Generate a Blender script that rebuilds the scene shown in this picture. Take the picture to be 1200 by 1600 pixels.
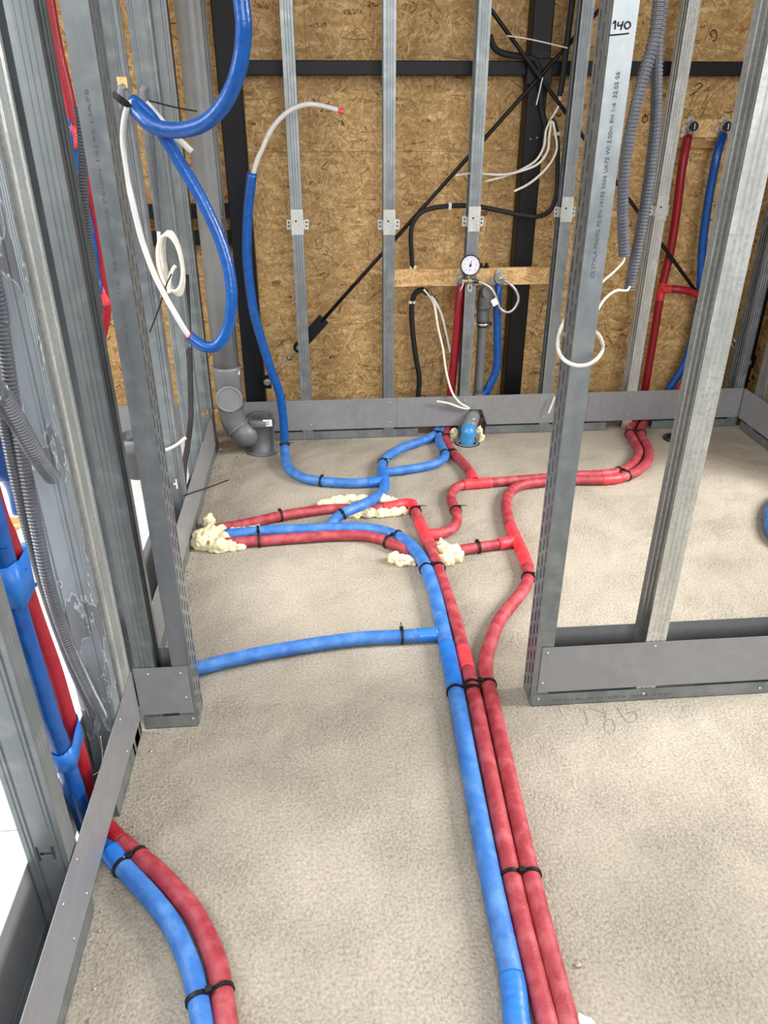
import bpy, bmesh, math, random
import numpy as np
from mathutils import Vector, Matrix, noise

random.seed(7); rng = np.random.default_rng(7)
for o in list(bpy.data.objects): bpy.data.objects.remove(o)
S = bpy.context.scene; COL = S.collection

# ------------------------------------------------------------------ camera
F, H = 1200.0, 1.5
PITCH, YAW = math.radians(28.5), math.radians(4.7)
cam = bpy.data.cameras.new('camera'); cam_o = bpy.data.objects.new('camera', cam); COL.objects.link(cam_o)
cam.sensor_fit = 'VERTICAL'; cam.sensor_height = 24.0; cam.lens = 24.0*F/1600.0; cam.clip_start = .02
cam_o.location = (0, 0, H); cam_o.rotation_euler = (math.pi/2-PITCH, 0, -YAW); S.camera = cam_o

# ------------------------------------------------------------------ light
W = bpy.data.worlds.new('world'); S.world = W; W.use_nodes = True
bg = W.node_tree.nodes['Background']; bg.inputs[0].default_value = (.95, .97, 1.0, 1); bg.inputs[1].default_value = .26

def area_light(name, loc, target, sx, sy, power, col, spread=180):
    l = bpy.data.lights.new(name, 'AREA'); l.shape = 'RECTANGLE'; l.size = sx; l.size_y = sy; l.energy = power; l.color = col; l.spread = math.radians(spread)
    o = bpy.data.objects.new(name, l); COL.objects.link(o); o.location = loc
    o.rotation_euler = (Vector(target)-Vector(loc)).to_track_quat('-Z', 'Y').to_euler(); return o
area_light('window_daylight', (3.7, 1.6, 2.3), (1.2, 2.05, 0), 1.5, 1.5, 70, (1, .97, .92), 85)        # right-hand opening
area_light('window_daylight', (-2.6, 1.75, 1.9), (-.1, 2.1, 0), 1.3, 1.3, 17, (1, .99, .96), 75)         # window of the white room
area_light('overhead_fill', (-1.9, 1.3, 3.2), (-1.5, 1.5, 0), 2.0, 2.6, 95, (.97, .98, 1))          # added fill above the white room, no skylight known there
area_light('window_daylight', (.9, -2.6, 2.4), (.6, 2.6, .7), 3.0, 2.0, 130, (1, .98, .95))              # behind the viewer
area_light('overhead_fill', (.6, 1.2, 4.2), (.6, 1.7, 0), 2.4, 2.4, 40, (.98, .98, 1))               # added soft overhead fill, not a known roof opening

S.view_settings.view_transform = 'Standard'; S.view_settings.look = 'None'
S.view_settings.exposure = 0.36; S.view_settings.gamma = 1.0; S.view_settings.use_curve_mapping = False

# ------------------------------------------------------------------ measuring: photograph ray met with a real plane of the place
cp, sp, cy, sy = math.cos(PITCH), math.sin(PITCH), math.cos(YAW), math.sin(YAW)
FW = np.array([sy*cp, cy*cp, -sp]); RT = np.array([cy, -sy, 0]); DN = np.cross(FW, RT); EYE = np.array([0, 0, H])
def ray(x, y): return FW + RT*(x-600)/F + DN*(y-800)/F
def flr(x, y, z=0.): d = ray(x, y); return EYE + d*((z-H)/d[2])
def bck(x, y, Y): d = ray(x, y); return EYE + d*(Y/d[1])
def sid(x, y, X): d = ray(x, y); return EYE + d*(X/d[0])
def proj(p):
    v = np.asarray(p)-EYE; w = v@FW
    return np.array([600+F*(v@RT)/w, 800+F*(v@DN)/w])

# ------------------------------------------------------------------ materials
def lin(c): return tuple(((v/255)/12.92 if v/255 <= .04045 else ((v/255+.055)/1.055)**2.4) for v in c)+(1,)
def new_mat(name):
    m = bpy.data.materials.new(name); m.use_nodes = True
    return m, m.node_tree.nodes, m.node_tree.links, m.node_tree.nodes['Principled BSDF']
def mat(name, c, c2=None, rough=.5, metal=0., scale=30., bump=0., bscale=200., detail=4, stretch=None, spec=.5, contrast=(.35, .65), c3=None, s3=9.):
    m, N, L, P = new_mat(name)
    P.inputs['Roughness'].default_value = rough; P.inputs['Metallic'].default_value = metal; P.inputs['Specular IOR Level'].default_value = spec
    P.inputs['Base Color'].default_value = lin(c)
    tc = N.new('ShaderNodeTexCoord'); mp = N.new('ShaderNodeMapping'); L.new(tc.outputs['Object'], mp.inputs[0])
    if stretch: mp.inputs['Scale'].default_value = stretch
    if c2:
        n = N.new('ShaderNodeTexNoise'); n.inputs['Scale'].default_value = scale; n.inputs['Detail'].default_value = detail
        L.new(mp.outputs[0], n.inputs['Vector'])
        r = N.new('ShaderNodeValToRGB'); r.color_ramp.elements[0].position, r.color_ramp.elements[1].position = contrast
        r.color_ramp.elements[0].color = lin(c); r.color_ramp.elements[1].color = lin(c2); L.new(n.outputs['Fac'], r.inputs[0])
        out = r.outputs[0]
        if c3:
            n3 = N.new('ShaderNodeTexNoise'); n3.inputs['Scale'].default_value = s3; n3.inputs['Detail'].default_value = 6
            L.new(tc.outputs['Object'], n3.inputs['Vector'])
            r3 = N.new('ShaderNodeValToRGB'); r3.color_ramp.elements[0].position = .45; r3.color_ramp.elements[1].position = .75
            L.new(n3.outputs['Fac'], r3.inputs[0])
            mx = N.new('ShaderNodeMix'); mx.data_type = 'RGBA'; L.new(r3.outputs[0], mx.inputs[0]); L.new(out, mx.inputs[6]); mx.inputs[7].default_value = lin(c3)
            out = mx.outputs[2]
        L.new(out, P.inputs['Base Color'])
    if bump:
        nb = N.new('ShaderNodeTexNoise'); nb.inputs['Scale'].default_value = bscale; nb.inputs['Detail'].default_value = 3
        L.new(mp.outputs[0], nb.inputs['Vector'])
        b = N.new('ShaderNodeBump'); b.inputs['Strength'].default_value = bump; b.inputs['Distance'].default_value = .002
        L.new(nb.outputs['Fac'], b.inputs['Height']); L.new(b.outputs[0], P.inputs['Normal'])
    return m
M = {}
M['galv'] = mat('galvanised_steel', (120, 128, 132), (142, 149, 152), .40, .7, 14, .05, 60, stretch=(1, 1, .12), c3=(150, 156, 159), s3=22)
M['galv_pale_lit'] = mat('pale_lit_galvanised_steel', (190, 193, 189), (214, 216, 212), .36, .7, 30, .05, 60, stretch=(1, 1, .3), c3=(176, 180, 179), s3=110)  # pale zinc tone, raised to carry window shine on the doorway stud
M['plate'] = mat('grey_sheet_steel', (128, 129, 132), (133, 134, 137), .42, .1, 5, 0, c3=(138, 139, 142), s3=30)
M['navy'] = mat('dark_painted_steel', (14, 18, 25), (19, 23, 31), .5, 0, 8, .03, 150, spec=.3)
M['black'] = mat('black_painted_steel', (9, 10, 12), (15, 16, 18), .42, 0, 20, spec=.3)
M['rod'] = mat('black_rod_steel', (18, 18, 20), (28, 28, 30), .4, .2, 30, spec=.3)
M['cable'] = mat('dark_grey_cable_sheath', (30, 30, 32), (38, 38, 40), .6, 0, 50, spec=.3)
M['tie'] = mat('black_nylon', (14, 14, 15), (26, 25, 24), .5, 0, 60, spec=.3)
M['wire'] = mat('white_wire_sheath', (222, 220, 210), (206, 204, 194), .5, 0, 40)
M['pex'] = mat('white_plastic_pipe', (200, 201, 200), (188, 189, 189), .35, 0, 30)
M['ink'] = mat('black_ink', (24, 24, 26), rough=.8)
M['inkgrey'] = mat('faded_print_ink', (84, 88, 92), rough=.8)
M['inkfaint'] = mat('faint_print_ink', (92, 97, 101), rough=.7)
M['pencil'] = mat('pencil_line', (128, 122, 112), rough=.8)
M['chrome'] = mat('bright_zinc', (178, 178, 174), (200, 200, 196), .36, .8, 40)
M['brass'] = mat('nickel_brass', (178, 160, 118), (196, 184, 150), .28, .9, 40)
M['gasket'] = mat('black_plug_plastic', (18, 18, 19), (28, 28, 29), .35, 0, 60)
M['dial'] = mat('white_dial_paint', (206, 209, 220), rough=.4)
M['label'] = mat('white_label_paper', (225, 226, 226), rough=.5)
M['pvc'] = mat('grey_pipe_plastic', (112, 115, 117), (120, 123, 125), .38, 0, 12)
M['pvcdark'] = mat('dark_grey_pipe_plastic', (92, 94, 97), (102, 104, 107), .42, 0, 12)
M['bluecap'] = mat('blue_elbow_plastic', (58, 132, 190), (70, 145, 200), .3, 0, 12)
M['conduit'] = mat('grey_corrugated_plastic', (78, 82, 90), (88, 92, 100), .3, 0, 30)
M['foam'] = mat('expanding_foam', (224, 216, 182), (208, 198, 158), .75, 0, 60, .6, 150)
M['blue'] = mat('blue_foam_insulation', (5, 68, 138), (10, 79, 152), .27, 0, 40, .6, 75, stretch=(1, 1, 1))
M['bluefloor'] = mat('dusty_blue_insulation', (38, 94, 166), (50, 108, 180), .52, 0, 30, .5, 220, c3=(80, 130, 190), s3=24)
M['red'] = mat('red_foam_insulation', (138, 14, 30), (152, 22, 40), .42, 0, 40, .35, 120)
M['redfloor'] = mat('dusty_red_insulation', (136, 34, 46), (150, 48, 58), .55, 0, 30, .5, 220, c3=(172, 84, 90), s3=26)
M['redtape'] = mat('bright_red_tape', (206, 44, 56), (218, 66, 74), .45, 0, 25, .3, 90)
M['bluetape'] = mat('bright_blue_tape', (24, 98, 184), (36, 112, 196), .4, 0, 25, .4, 90)
M['board'] = mat('white_insulation_board', (232, 233, 235), (220, 222, 224), .8, 0, 30, .3, 120)
M['stone'] = mat('pale_stone_crumbs', (176, 168, 150), (130, 122, 108), .9, 0, 90)

def concrete():
    m, N, L, P = new_mat('rough_screed'); P.inputs['Roughness'].default_value = .9; P.inputs['Specular IOR Level'].default_value = .25
    tc = N.new('ShaderNodeTexCoord')
    def tex(kind, scale, detail=6, **k):
        n = N.new(kind); n.inputs['Scale'].default_value = scale
        if 'Detail' in n.inputs: n.inputs['Detail'].default_value = detail
        for a, b in k.items(): n.inputs[a].default_value = b
        L.new(tc.outputs['Object'], n.inputs['Vector']); return n
    def ramp(src, stops):
        r = N.new('ShaderNodeValToRGB'); e = r.color_ramp.elements
        e[0].position, e[0].color = stops[0][0], lin(stops[0][1]); e[1].position, e[1].color = stops[-1][0], lin(stops[-1][1])
        for p, c in stops[1:-1]:
            x = e.new(p); x.color = lin(c)
        L.new(src, r.inputs[0]); return r.outputs[0]
    def mix(f, a, b, kind='MIX'):
        x = N.new('ShaderNodeMix'); x.data_type = 'RGBA'; x.blend_type = kind
        if isinstance(f, float): x.inputs[0].default_value = f
        else: L.new(f, x.inputs[0])
        L.new(a, x.inputs[6]); L.new(b, x.inputs[7]); return x.outputs[2]
    big = ramp(tex('ShaderNodeTexNoise', 1.6, 5).outputs['Fac'], [(.3, (150, 144, 132)), (.5, (166, 159, 147)), (.72, (178, 171, 158))])
    fine = ramp(tex('ShaderNodeTexNoise', 140, 5).outputs['Fac'], [(.3, (140, 135, 128)), (.5, (215, 213, 208)), (.7, (255, 254, 250))])
    c = mix(.55, big, fine, 'MULTIPLY')
    sp_ = tex('ShaderNodeTexVoronoi', 55); spots = N.new('ShaderNodeValToRGB'); spots.color_ramp.elements[0].position = .07; spots.color_ramp.elements[1].position = .11
    spots.color_ramp.elements[0].color = (1, 1, 1, 1); spots.color_ramp.elements[1].color = (0, 0, 0, 1)
    L.new(sp_.outputs['Distance'], spots.inputs[0])
    dk = N.new('ShaderNodeRGB'); dk.outputs[0].default_value = lin((104, 96, 86))
    gate = N.new('ShaderNodeMath'); gate.operation = 'MULTIPLY'; L.new(spots.outputs[0], gate.inputs[0])
    g2 = ramp(tex('ShaderNodeTexNoise', 7, 3).outputs['Fac'], [(.45, (0, 0, 0)), (.6, (235, 235, 235))]); L.new(g2, gate.inputs[1])
    c = mix(gate.outputs[0], c, dk.outputs[0])
    L.new(c, P.inputs['Base Color'])
    h1 = tex('ShaderNodeTexNoise', 120, 8); h2 = tex('ShaderNodeTexVoronoi', 150); h3 = tex('ShaderNodeTexNoise', 9, 4)
    a = N.new('ShaderNodeMath'); a.operation = 'MULTIPLY_ADD'; L.new(h2.outputs['Distance'], a.inputs[0]); a.inputs[1].default_value = .5; L.new(h1.outputs['Fac'], a.inputs[2])
    b2 = N.new('ShaderNodeMath'); b2.operation = 'MULTIPLY_ADD'; L.new(h3.outputs['Fac'], b2.inputs[0]); b2.inputs[1].default_value = 1.6; L.new(a.outputs[0], b2.inputs[2])
    msk = ramp(tex('ShaderNodeTexNoise', 5, 3).outputs['Fac'], [(.35, (60, 60, 60)), (.65, (255, 255, 255))])
    hm = N.new('ShaderNodeMath'); hm.operation = 'MULTIPLY'; L.new(b2.outputs[0], hm.inputs[0]); L.new(msk, hm.inputs[1])
    b = N.new('ShaderNodeBump'); b.inputs['Strength'].default_value = .85; b.inputs['Distance'].default_value = .0055
    L.new(hm.outputs[0], b.inputs['Height']); L.new(b.outputs[0], P.inputs['Normal'])
    return m
M['screed'] = concrete()

def osb(name, stops, island):
    m, N, L, P = new_mat(name); P.inputs['Roughness'].default_value = .62; P.inputs['Specular IOR Level'].default_value = .3
    tc = N.new('ShaderNodeTexCoord')
    r = N.new('ShaderNodeValToRGB'); e = r.color_ramp.elements
    e[0].position, e[0].color = stops[0][0], lin(stops[0][1]); e[1].position, e[1].color = stops[-1][0], lin(stops[-1][1])
    for p, c in stops[1:-1]:
        x = e.new(p); x.color = lin(c)
    if island:
        g = N.new('ShaderNodeNewGeometry'); L.new(g.outputs['Random Per Island'], r.inputs[0])
    else:
        v = N.new('ShaderNodeTexVoronoi'); v.inputs['Scale'].default_value = 45; mp = N.new('ShaderNodeMapping'); mp.inputs['Scale'].default_value = (.35, 1, 1.2); mp.inputs['Rotation'].default_value = (0, .6, 0)
        L.new(tc.outputs['Object'], mp.inputs[0]); L.new(mp.outputs[0], v.inputs['Vector'])
        s = N.new('ShaderNodeSeparateColor'); L.new(v.outputs['Color'], s.inputs[0]); L.new(s.outputs[0], r.inputs[0])
    n = N.new('ShaderNodeTexNoise'); n.inputs['Scale'].default_value = 60; n.inputs['Detail'].default_value = 6; L.new(tc.outputs['Object'], n.inputs['Vector'])
    r2 = N.new('ShaderNodeValToRGB'); r2.color_ramp.elements[0].position = .3; r2.color_ramp.elements[1].position = .7
    r2.color_ramp.elements[0].color = lin((208, 200, 188)); r2.color_ramp.elements[1].color = lin((255, 255, 255)); L.new(n.outputs['Fac'], r2.inputs[0])
    x = N.new('ShaderNodeMix'); x.data_type = 'RGBA'; x.blend_type = 'MULTIPLY'; x.inputs[0].default_value = .8
    L.new(r.outputs[0], x.inputs[6]); L.new(r2.outputs[0], x.inputs[7]); L.new(x.outputs[2], P.inputs['Base Color'])
    return m
OS = [(0, (104, 76, 44)), (.015, (146, 100, 62)), (.05, (174, 138, 88)), (.35, (195, 160, 107)), (.7, (209, 174, 121)), (1, (232, 202, 152))]
M['osb'] = osb('strand_board', OS, False); M['strand'] = osb('strand_board_flakes', OS, True)
OL = [(0, (190, 146, 92)), (.3, (220, 180, 122)), (.6, (234, 198, 142)), (1, (246, 218, 168))]
M['osbl'] = osb('fresh_strand_board', OL, False); M['strandl'] = osb('fresh_strand_board_flakes', OL, True)

def patina():
    m, N, L, P = new_mat('patinated_galvanised_steel'); P.inputs['Metallic'].default_value = .6; P.inputs['Roughness'].default_value = .45
    tc = N.new('ShaderNodeTexCoord'); mp = N.new('ShaderNodeMapping'); mp.inputs['Scale'].default_value = (1, 1, .35); L.new(tc.outputs['Object'], mp.inputs[0])
    n = N.new('ShaderNodeTexNoise'); n.inputs['Scale'].default_value = 17; n.inputs['Detail'].default_value = 5; n.inputs['Distortion'].default_value = .4; L.new(mp.outputs[0], n.inputs['Vector'])
    r = N.new('ShaderNodeValToRGB'); e = r.color_ramp.elements
    e[0].position, e[0].color = .0, lin((124, 127, 134)); e[1].position, e[1].color = 1., lin((166, 176, 182))
    for p, c in ((.44, (130, 133, 141)), (.452, (214, 222, 228)), (.464, (146, 155, 163)), (.60, (158, 168, 175))):
        x = e.new(p); x.color = lin(c)
    L.new(n.outputs['Fac'], r.inputs[0]); L.new(r.outputs[0], P.inputs['Base Color']); return m
M['patina'] = patina()

# ------------------------------------------------------------------ builders
def tag(o, label=None, cat=None, group=None, kind=None):
    for k, v in (('label', label), ('category', cat), ('group', group), ('kind', kind)):
        if v: o[k] = v
    return o
def thing(name, label, cat, loc=(0, 0, 0), group=None):
    o = bpy.data.objects.new(name, None); o.empty_display_size = .05; COL.objects.link(o); o.location = tuple(float(v) for v in loc)
    return tag(o, label, cat, group)
class MB:
    def __init__(s): s.v = []; s.f = []; s.sm = []
    def add(s, vs, fs, smooth=False):
        b = len(s.v); s.v += [tuple(float(c) for c in v) for v in vs]; s.f += [tuple(b+i for i in f) for f in fs]; s.sm += [smooth]*len(fs); return s
    def box(s, x0, x1, y0, y1, z0, z1):
        vs = [(x, y, z) for z in (z0, z1) for y in (y0, y1) for x in (x0, x1)]
        return s.add(vs, [(0, 2, 3, 1), (4, 5, 7, 6), (0, 1, 5, 4), (2, 6, 7, 3), (0, 4, 6, 2), (1, 3, 7, 5)])
    def obox(s, c, ax, ay, az):
        c, ax, ay, az = map(np.asarray, (c, ax, ay, az))
        vs = [c+i*ax+j*ay+k*az for k in (-1, 1) for j in (-1, 1) for i in (-1, 1)]
        return s.add(vs, [(0, 2, 3, 1), (4, 5, 7, 6), (0, 1, 5, 4), (2, 6, 7, 3), (0, 4, 6, 2), (1, 3, 7, 5)])
    def tube(s, pts, r, seg=14, caps=True, smooth=True, inner=None):
        P = np.asarray(pts, float); n = len(P); R = np.full(n, r) if np.isscalar(r) else np.asarray(r)
        T = np.gradient(P, axis=0); T /= np.linalg.norm(T, axis=1)[:, None]+1e-12
        up = np.array([0, 0, 1.]) if abs(T[0][2]) < .9 else np.array([1., 0, 0])
        u = np.cross(T[0], up); u /= np.linalg.norm(u); rings = []
        for i in range(n):
            u = u-T[i]*(u@T[i]); u /= np.linalg.norm(u); w = np.cross(T[i], u)
            a = np.arange(seg)*2*np.pi/seg
            rings.append(P[i]+R[i]*(np.cos(a)[:, None]*u+np.sin(a)[:, None]*w))
        vs = np.concatenate(rings); fs = []
        for i in range(n-1):
            for j in range(seg):
                k = (j+1) % seg; fs.append((i*seg+j, i*seg+k, (i+1)*seg+k, (i+1)*seg+j))
        s.add(vs, fs, smooth)
        if caps: s.add(vs[:seg], [tuple(range(seg-1, -1, -1))]); s.add(vs[-seg:], [tuple(range(seg))])
        return s
    def lathe(s, c, axis, prof, seg=24, smooth=True):
        """prof: (distance along axis, radius)"""
        a = np.asarray(axis, float); a /= np.linalg.norm(a); c = np.asarray(c, float)
        up = np.array([0, 0, 1.]) if abs(a[2]) < .9 else np.array([1., 0, 0])
        u = np.cross(a, up); u /= np.linalg.norm(u); w = np.cross(a, u); n = len(prof); vs = []
        for d, r in prof:
            for j in range(seg):
                t = 2*math.pi*j/seg; vs.append(c+a*d+r*(math.cos(t)*u+math.sin(t)*w))
        for i in range(n-1):
            fl_ = abs(prof[i][0]-prof[i+1][0]) > 1e-6
            s.add([vs[i*seg+j] for j in range(seg)]+[vs[(i+1)*seg+j] for j in range(seg)], [(j, (j+1) % seg, seg+(j+1) % seg, seg+j) for j in range(seg)], smooth and fl_)
        if prof[0][1] > 1e-5: s.add(vs[:seg], [tuple(range(seg-1, -1, -1))])
        if prof[-1][1] > 1e-5: s.add(vs[-seg:], [tuple(range(seg))])
        return s
    def prism(s, poly, o, ux, uy, un, t):
        o, ux, uy, un = map(lambda q: np.asarray(q, float), (o, ux, uy, un)); n = len(poly)
        a = [o+ux*x+uy*y for x, y in poly]; b = [p+un*t for p in a]
        s.add(a+b, [tuple(range(n-1, -1, -1)), tuple(range(n, 2*n))]+[(i, (i+1) % n, n+(i+1) % n, n+i) for i in range(n)]); return s
    def ribbon(s, pts, nrm, w):
        P = np.asarray(pts, float); nrm = np.asarray(nrm, float); T = np.gradient(P, axis=0); T /= np.linalg.norm(T, axis=1)[:, None]+1e-12
        sd = np.cross(T, nrm); vs = np.concatenate([P+sd*w/2, P-sd*w/2, P+sd*w/2-nrm*.0004, P-sd*w/2-nrm*.0004]); n = len(P); fs = []
        for i in range(n-1):
            fs += [(i, i+1, n+i+1, n+i), (i+1, i, 2*n+i, 2*n+i+1), (n+i, n+i+1, 3*n+i+1, 3*n+i)]
        return s.add(vs, fs)
    def build(s, name, m, parent=None, label=None, bevel=0, fix=True):
        me = bpy.data.meshes.new(name); me.from_pydata(s.v, [], s.f); me.polygons.foreach_set('use_smooth', s.sm)
        me.materials.append(M[m] if isinstance(m, str) else m)
        if fix:
            bm = bmesh.new(); bm.from_mesh(me); bmesh.ops.remove_doubles(bm, verts=bm.verts, dist=1e-6); bmesh.ops.recalc_face_normals(bm, faces=bm.faces); bm.to_mesh(me); bm.free()
        me.update()
        o = bpy.data.objects.new(name, me); COL.objects.link(o)
        if parent:
            o.parent = parent; o.matrix_parent_inverse = inv(parent)
        else: # put the origin at the thing's base
            V = np.array(s.v); c = (V.min(0)+V.max(0))/2; c[2] = V[:, 2].min(); me.transform(Matrix.Translation(-Vector(c))); o.location = c
        if bevel:
            b = o.modifiers.new('bevel', 'BEVEL'); b.width = bevel; b.segments = 2; b.limit_method = 'ANGLE'
        if label: o['label'] = label
        return o
def inv(p):
    # meshes are made in world coordinates; a part's own world matrix is the identity
    return Matrix() if p.parent else Matrix.Translation(-p.location)

def cat(pts, n=8):
    P = [np.asarray(p, float) for p in pts]
    if len(P) == 2: return np.array([P[0]+(P[1]-P[0])*t for t in np.linspace(0, 1, n+1)])
    P = [2*P[0]-P[1]]+P+[2*P[-1]-P[-2]]; out = []
    for i in range(1, len(P)-2):
        for k in range(n):
            t = k/n; a, b, c, d = P[i-1:i+3]
            out.append(.5*((2*b)+(-a+c)*t+(2*a-5*b+4*c-d)*t*t+(-a+3*b-3*c+d)*t**3))
    out.append(P[-2]); return np.array(out)
def resample(P, step):
    d = np.r_[0, np.cumsum(np.linalg.norm(np.diff(P, axis=0), axis=1))]; n = max(2, int(d[-1]/step)); t = np.linspace(0, d[-1], n+1)
    return np.stack([np.interp(t, d, P[:, k]) for k in range(3)], 1)
def rise(L): return [L[0]+np.array([0, 0, 1.5]), L[0]+np.array([0, 0, .5])]+list(L)   # carried straight up to the roof
def fpath(px, r, n=8):
    return cat([flr(p[0], p[1], p[2] if len(p) > 2 else r) for p in px], n)
def near(P, px):
    d = [np.hypot(*(proj(p)-np.array(px))) for p in P]; i = int(np.argmin(d)); a, b = P[max(0, i-1)], P[min(len(P)-1, i+1)]
    t = b-a; return P[i], t/np.linalg.norm(t), i
def sleeve(P, a, b, r, m, parent, name='tape_wrap', label=None):
    i, j = near(P, a)[2], near(P, b)[2]
    if i > j: i, j = j, i
    Q = resample(P[i:max(j, i+1)+1], .006); wob = [r+.0003*math.sin(k*2.1)+.0003*math.sin(k*.7) for k in range(len(Q))]
    return MB().tube(Q, np.array(wob), 16).build(name, m, parent, label)
def tie(label, paths, px, rs, tail=.03, group='black cable ties on the floor pipes'):
    """a nylon tie looped round one or two pipes where the photograph shows it"""
    cs = []; T = None
    for P in paths:
        p, t, _ = near(P, px); cs.append(p); T = t if T is None else T
    if len(cs) > 1: cs[1:] = [c-T*((c-cs[0])@T) for c in cs[1:]]
    if len(cs) > 1: ax = cs[-1]-cs[0]
    else: ax = np.cross(T, [0, 0, 1]) if abs(T[2]) < .8 else np.array([1., 0, 0])
    ax = ax-T*(ax@T); ax /= np.linalg.norm(ax); up = np.cross(ax, T); up = up if up[2] >= 0 else -up
    r = rs+.0022; loop = []
    for a in np.linspace(-90, 90, 11): q = math.radians(a); loop.append(cs[-1]+r*(math.cos(q)*ax+math.sin(q)*up))
    for a in np.linspace(90, 270, 11): q = math.radians(a); loop.append(cs[0]+r*(math.cos(q)*ax+math.sin(q)*up))
    if len(cs) > 1: # the tie pinches into the valley between the pipes
        mid = (cs[0]+cs[-1])/2+up*r*.72; loop.insert(11, mid)
    loop.append(loop[0]); Q = cat(loop, 3)
    t = thing('cable_tie', label, 'cable tie', (cs[0][0], cs[0][1], max(.001, cs[0][2]-r)), group)
    # flat band
    n = len(Q); D = np.gradient(Q, axis=0); D /= np.linalg.norm(D, axis=1)[:, None]+1e-9; nr = np.cross(D, T); nr /= np.linalg.norm(nr, axis=1)[:, None]+1e-9
    vs = np.concatenate([Q+T*.004+nr*.0014, Q-T*.004+nr*.0014, Q-T*.004-nr*.0014, Q+T*.004-nr*.0014]); fs = []
    for i in range(n-1):
        for k in range(4): kk = (k+1) % 4; fs.append((k*n+i, k*n+i+1, kk*n+i+1, kk*n+i))
    MB().add(vs, fs).build('band', 'tie', t)
    hd = ((cs[0]+cs[-1])/2+up*(r*.78+.002)) if len(cs) > 1 else cs[0]+(up*.8+ax*.6)*r
    h = MB().obox(hd, ax*.0065, T*.006, up*.005).build('lock_head', 'tie', t, bevel=.001)
    if tail:
        MB().tube(cat([hd, hd+ax*tail*.5+up*.006, hd+ax*tail+up*.002], 4), .0016, 6).build('tail', 'tie', t)
    return t
def screw(p, n, parent, r=.0042):
    n = np.asarray(n, float)
    return MB().lathe(p, n, [(0, r), (.0012, r*.95), (.0024, r*.6), (.0026, r*.25), (.0016, 0.0)], 10).build('screw', 'chrome', parent)

# steel profile: web of width w at local x=0 facing -X, flanges of length f towards +X
def profile(w, f, lip=.007, ribs=True, web=True, t=.0009):
    def rib(a, b, ax, off, at, d):
        a, b = np.array(a), np.array(b); u = (b-a)/np.linalg.norm(b-a); out = []
        for q in at:
            c = a+(b-a)*q; out += [c-u*.0035, c-u*.0012+np.array(d)*.0014, c+u*.0012+np.array(d)*.0014, c+u*.0035]
        return [tuple(p) for p in out]
    fr = (.28, .5, .72) if ribs else (); wr = (.16, .24, .76, .84) if ribs else ()
    A = [(f, lip), (f, 0)]+rib((f, 0), (0, 0), 0, 0, fr, (0, 1))+[(0, 0)]
    B = rib((0, 0), (0, w), 0, 0, wr, (1, 0)); C = [(0, w)]+rib((0, w), (f, w), 0, 0, fr, (0, -1))+[(f, w), (f, w-lip)]
    return [A+B+C] if web else [A, C]
def sheet(mb, path, z0, z1, T, t=.0009):
    P = np.array(path, float); n = len(P); D = np.gradient(P, axis=0)
    seg = np.diff(P, axis=0); seg /= np.linalg.norm(seg, axis=1)[:, None]; nr = np.stack([-seg[:, 1], seg[:, 0]], 1)
    vn = np.zeros_like(P); vn[0] = nr[0]; vn[-1] = nr[-1]
    for i in range(1, n-1):
        m = nr[i-1]+nr[i]; l = np.linalg.norm(m); m = m/l if l > 1e-6 else nr[i]; vn[i] = m/max(.5, m@nr[i])
    Q = P-vn*t  # outward copy
    vs = []
    for z in (z0, z1):
        for p in list(P)+list(Q): vs.append(T(p[0], p[1], z))
    N2 = 2*n; fs = []
    for i in range(n-1):
        fs += [(i, i+1, N2+i+1, N2+i), (n+i+1, n+i, N2+n+i, N2+n+i+1), (i+1, i, n+i, n+i+1), (N2+i, N2+i+1, N2+n+i+1, N2+n+i)]
    fs += [(0, N2, N2+n, n), (n-1, 2*n-1, N2+2*n-1, N2+n-1)]
    mb.add(vs, fs)
def turn(x, y, rz):
    c, s = round(math.cos(math.radians(rz)), 6), round(math.sin(math.radians(rz)), 6)
    return lambda a, b, z: (x+c*a-s*b, y+s*a+c*b, z)
def perforated(mb, w, z0, z1, T, t=.0011, pitch=.044, slot=.032, sw=.008, rows=(.17, .5, .83)):
    """web sheet with staggered rows of real slots"""
    ys = [0.]
    for q in rows: ys += [w*q-sw/2, w*q+sw/2]
    ys.append(w)
    for i in range(len(ys)-1):
        a, b = ys[i], ys[i+1]
        if i % 2 == 0: spans = [(z0, z1)]
        else:
            off = pitch/2 if (i//2) % 2 else 0; spans = []; z = z0; k = z0+.02+off
            while k+slot < z1: spans.append((z, k)); z = k+slot; k += pitch
            spans.append((z, z1))
        for (c, d) in spans:
            vs = [T(x, y, zz) for zz in (c, d) for y in (a, b) for x in (-t, 0)]
            mb.add(vs, [(0, 2, 3, 1), (4, 5, 7, 6), (0, 1, 5, 4), (2, 6, 7, 3), (0, 4, 6, 2), (1, 3, 7, 5)])
STUD_H = 2.75
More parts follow.
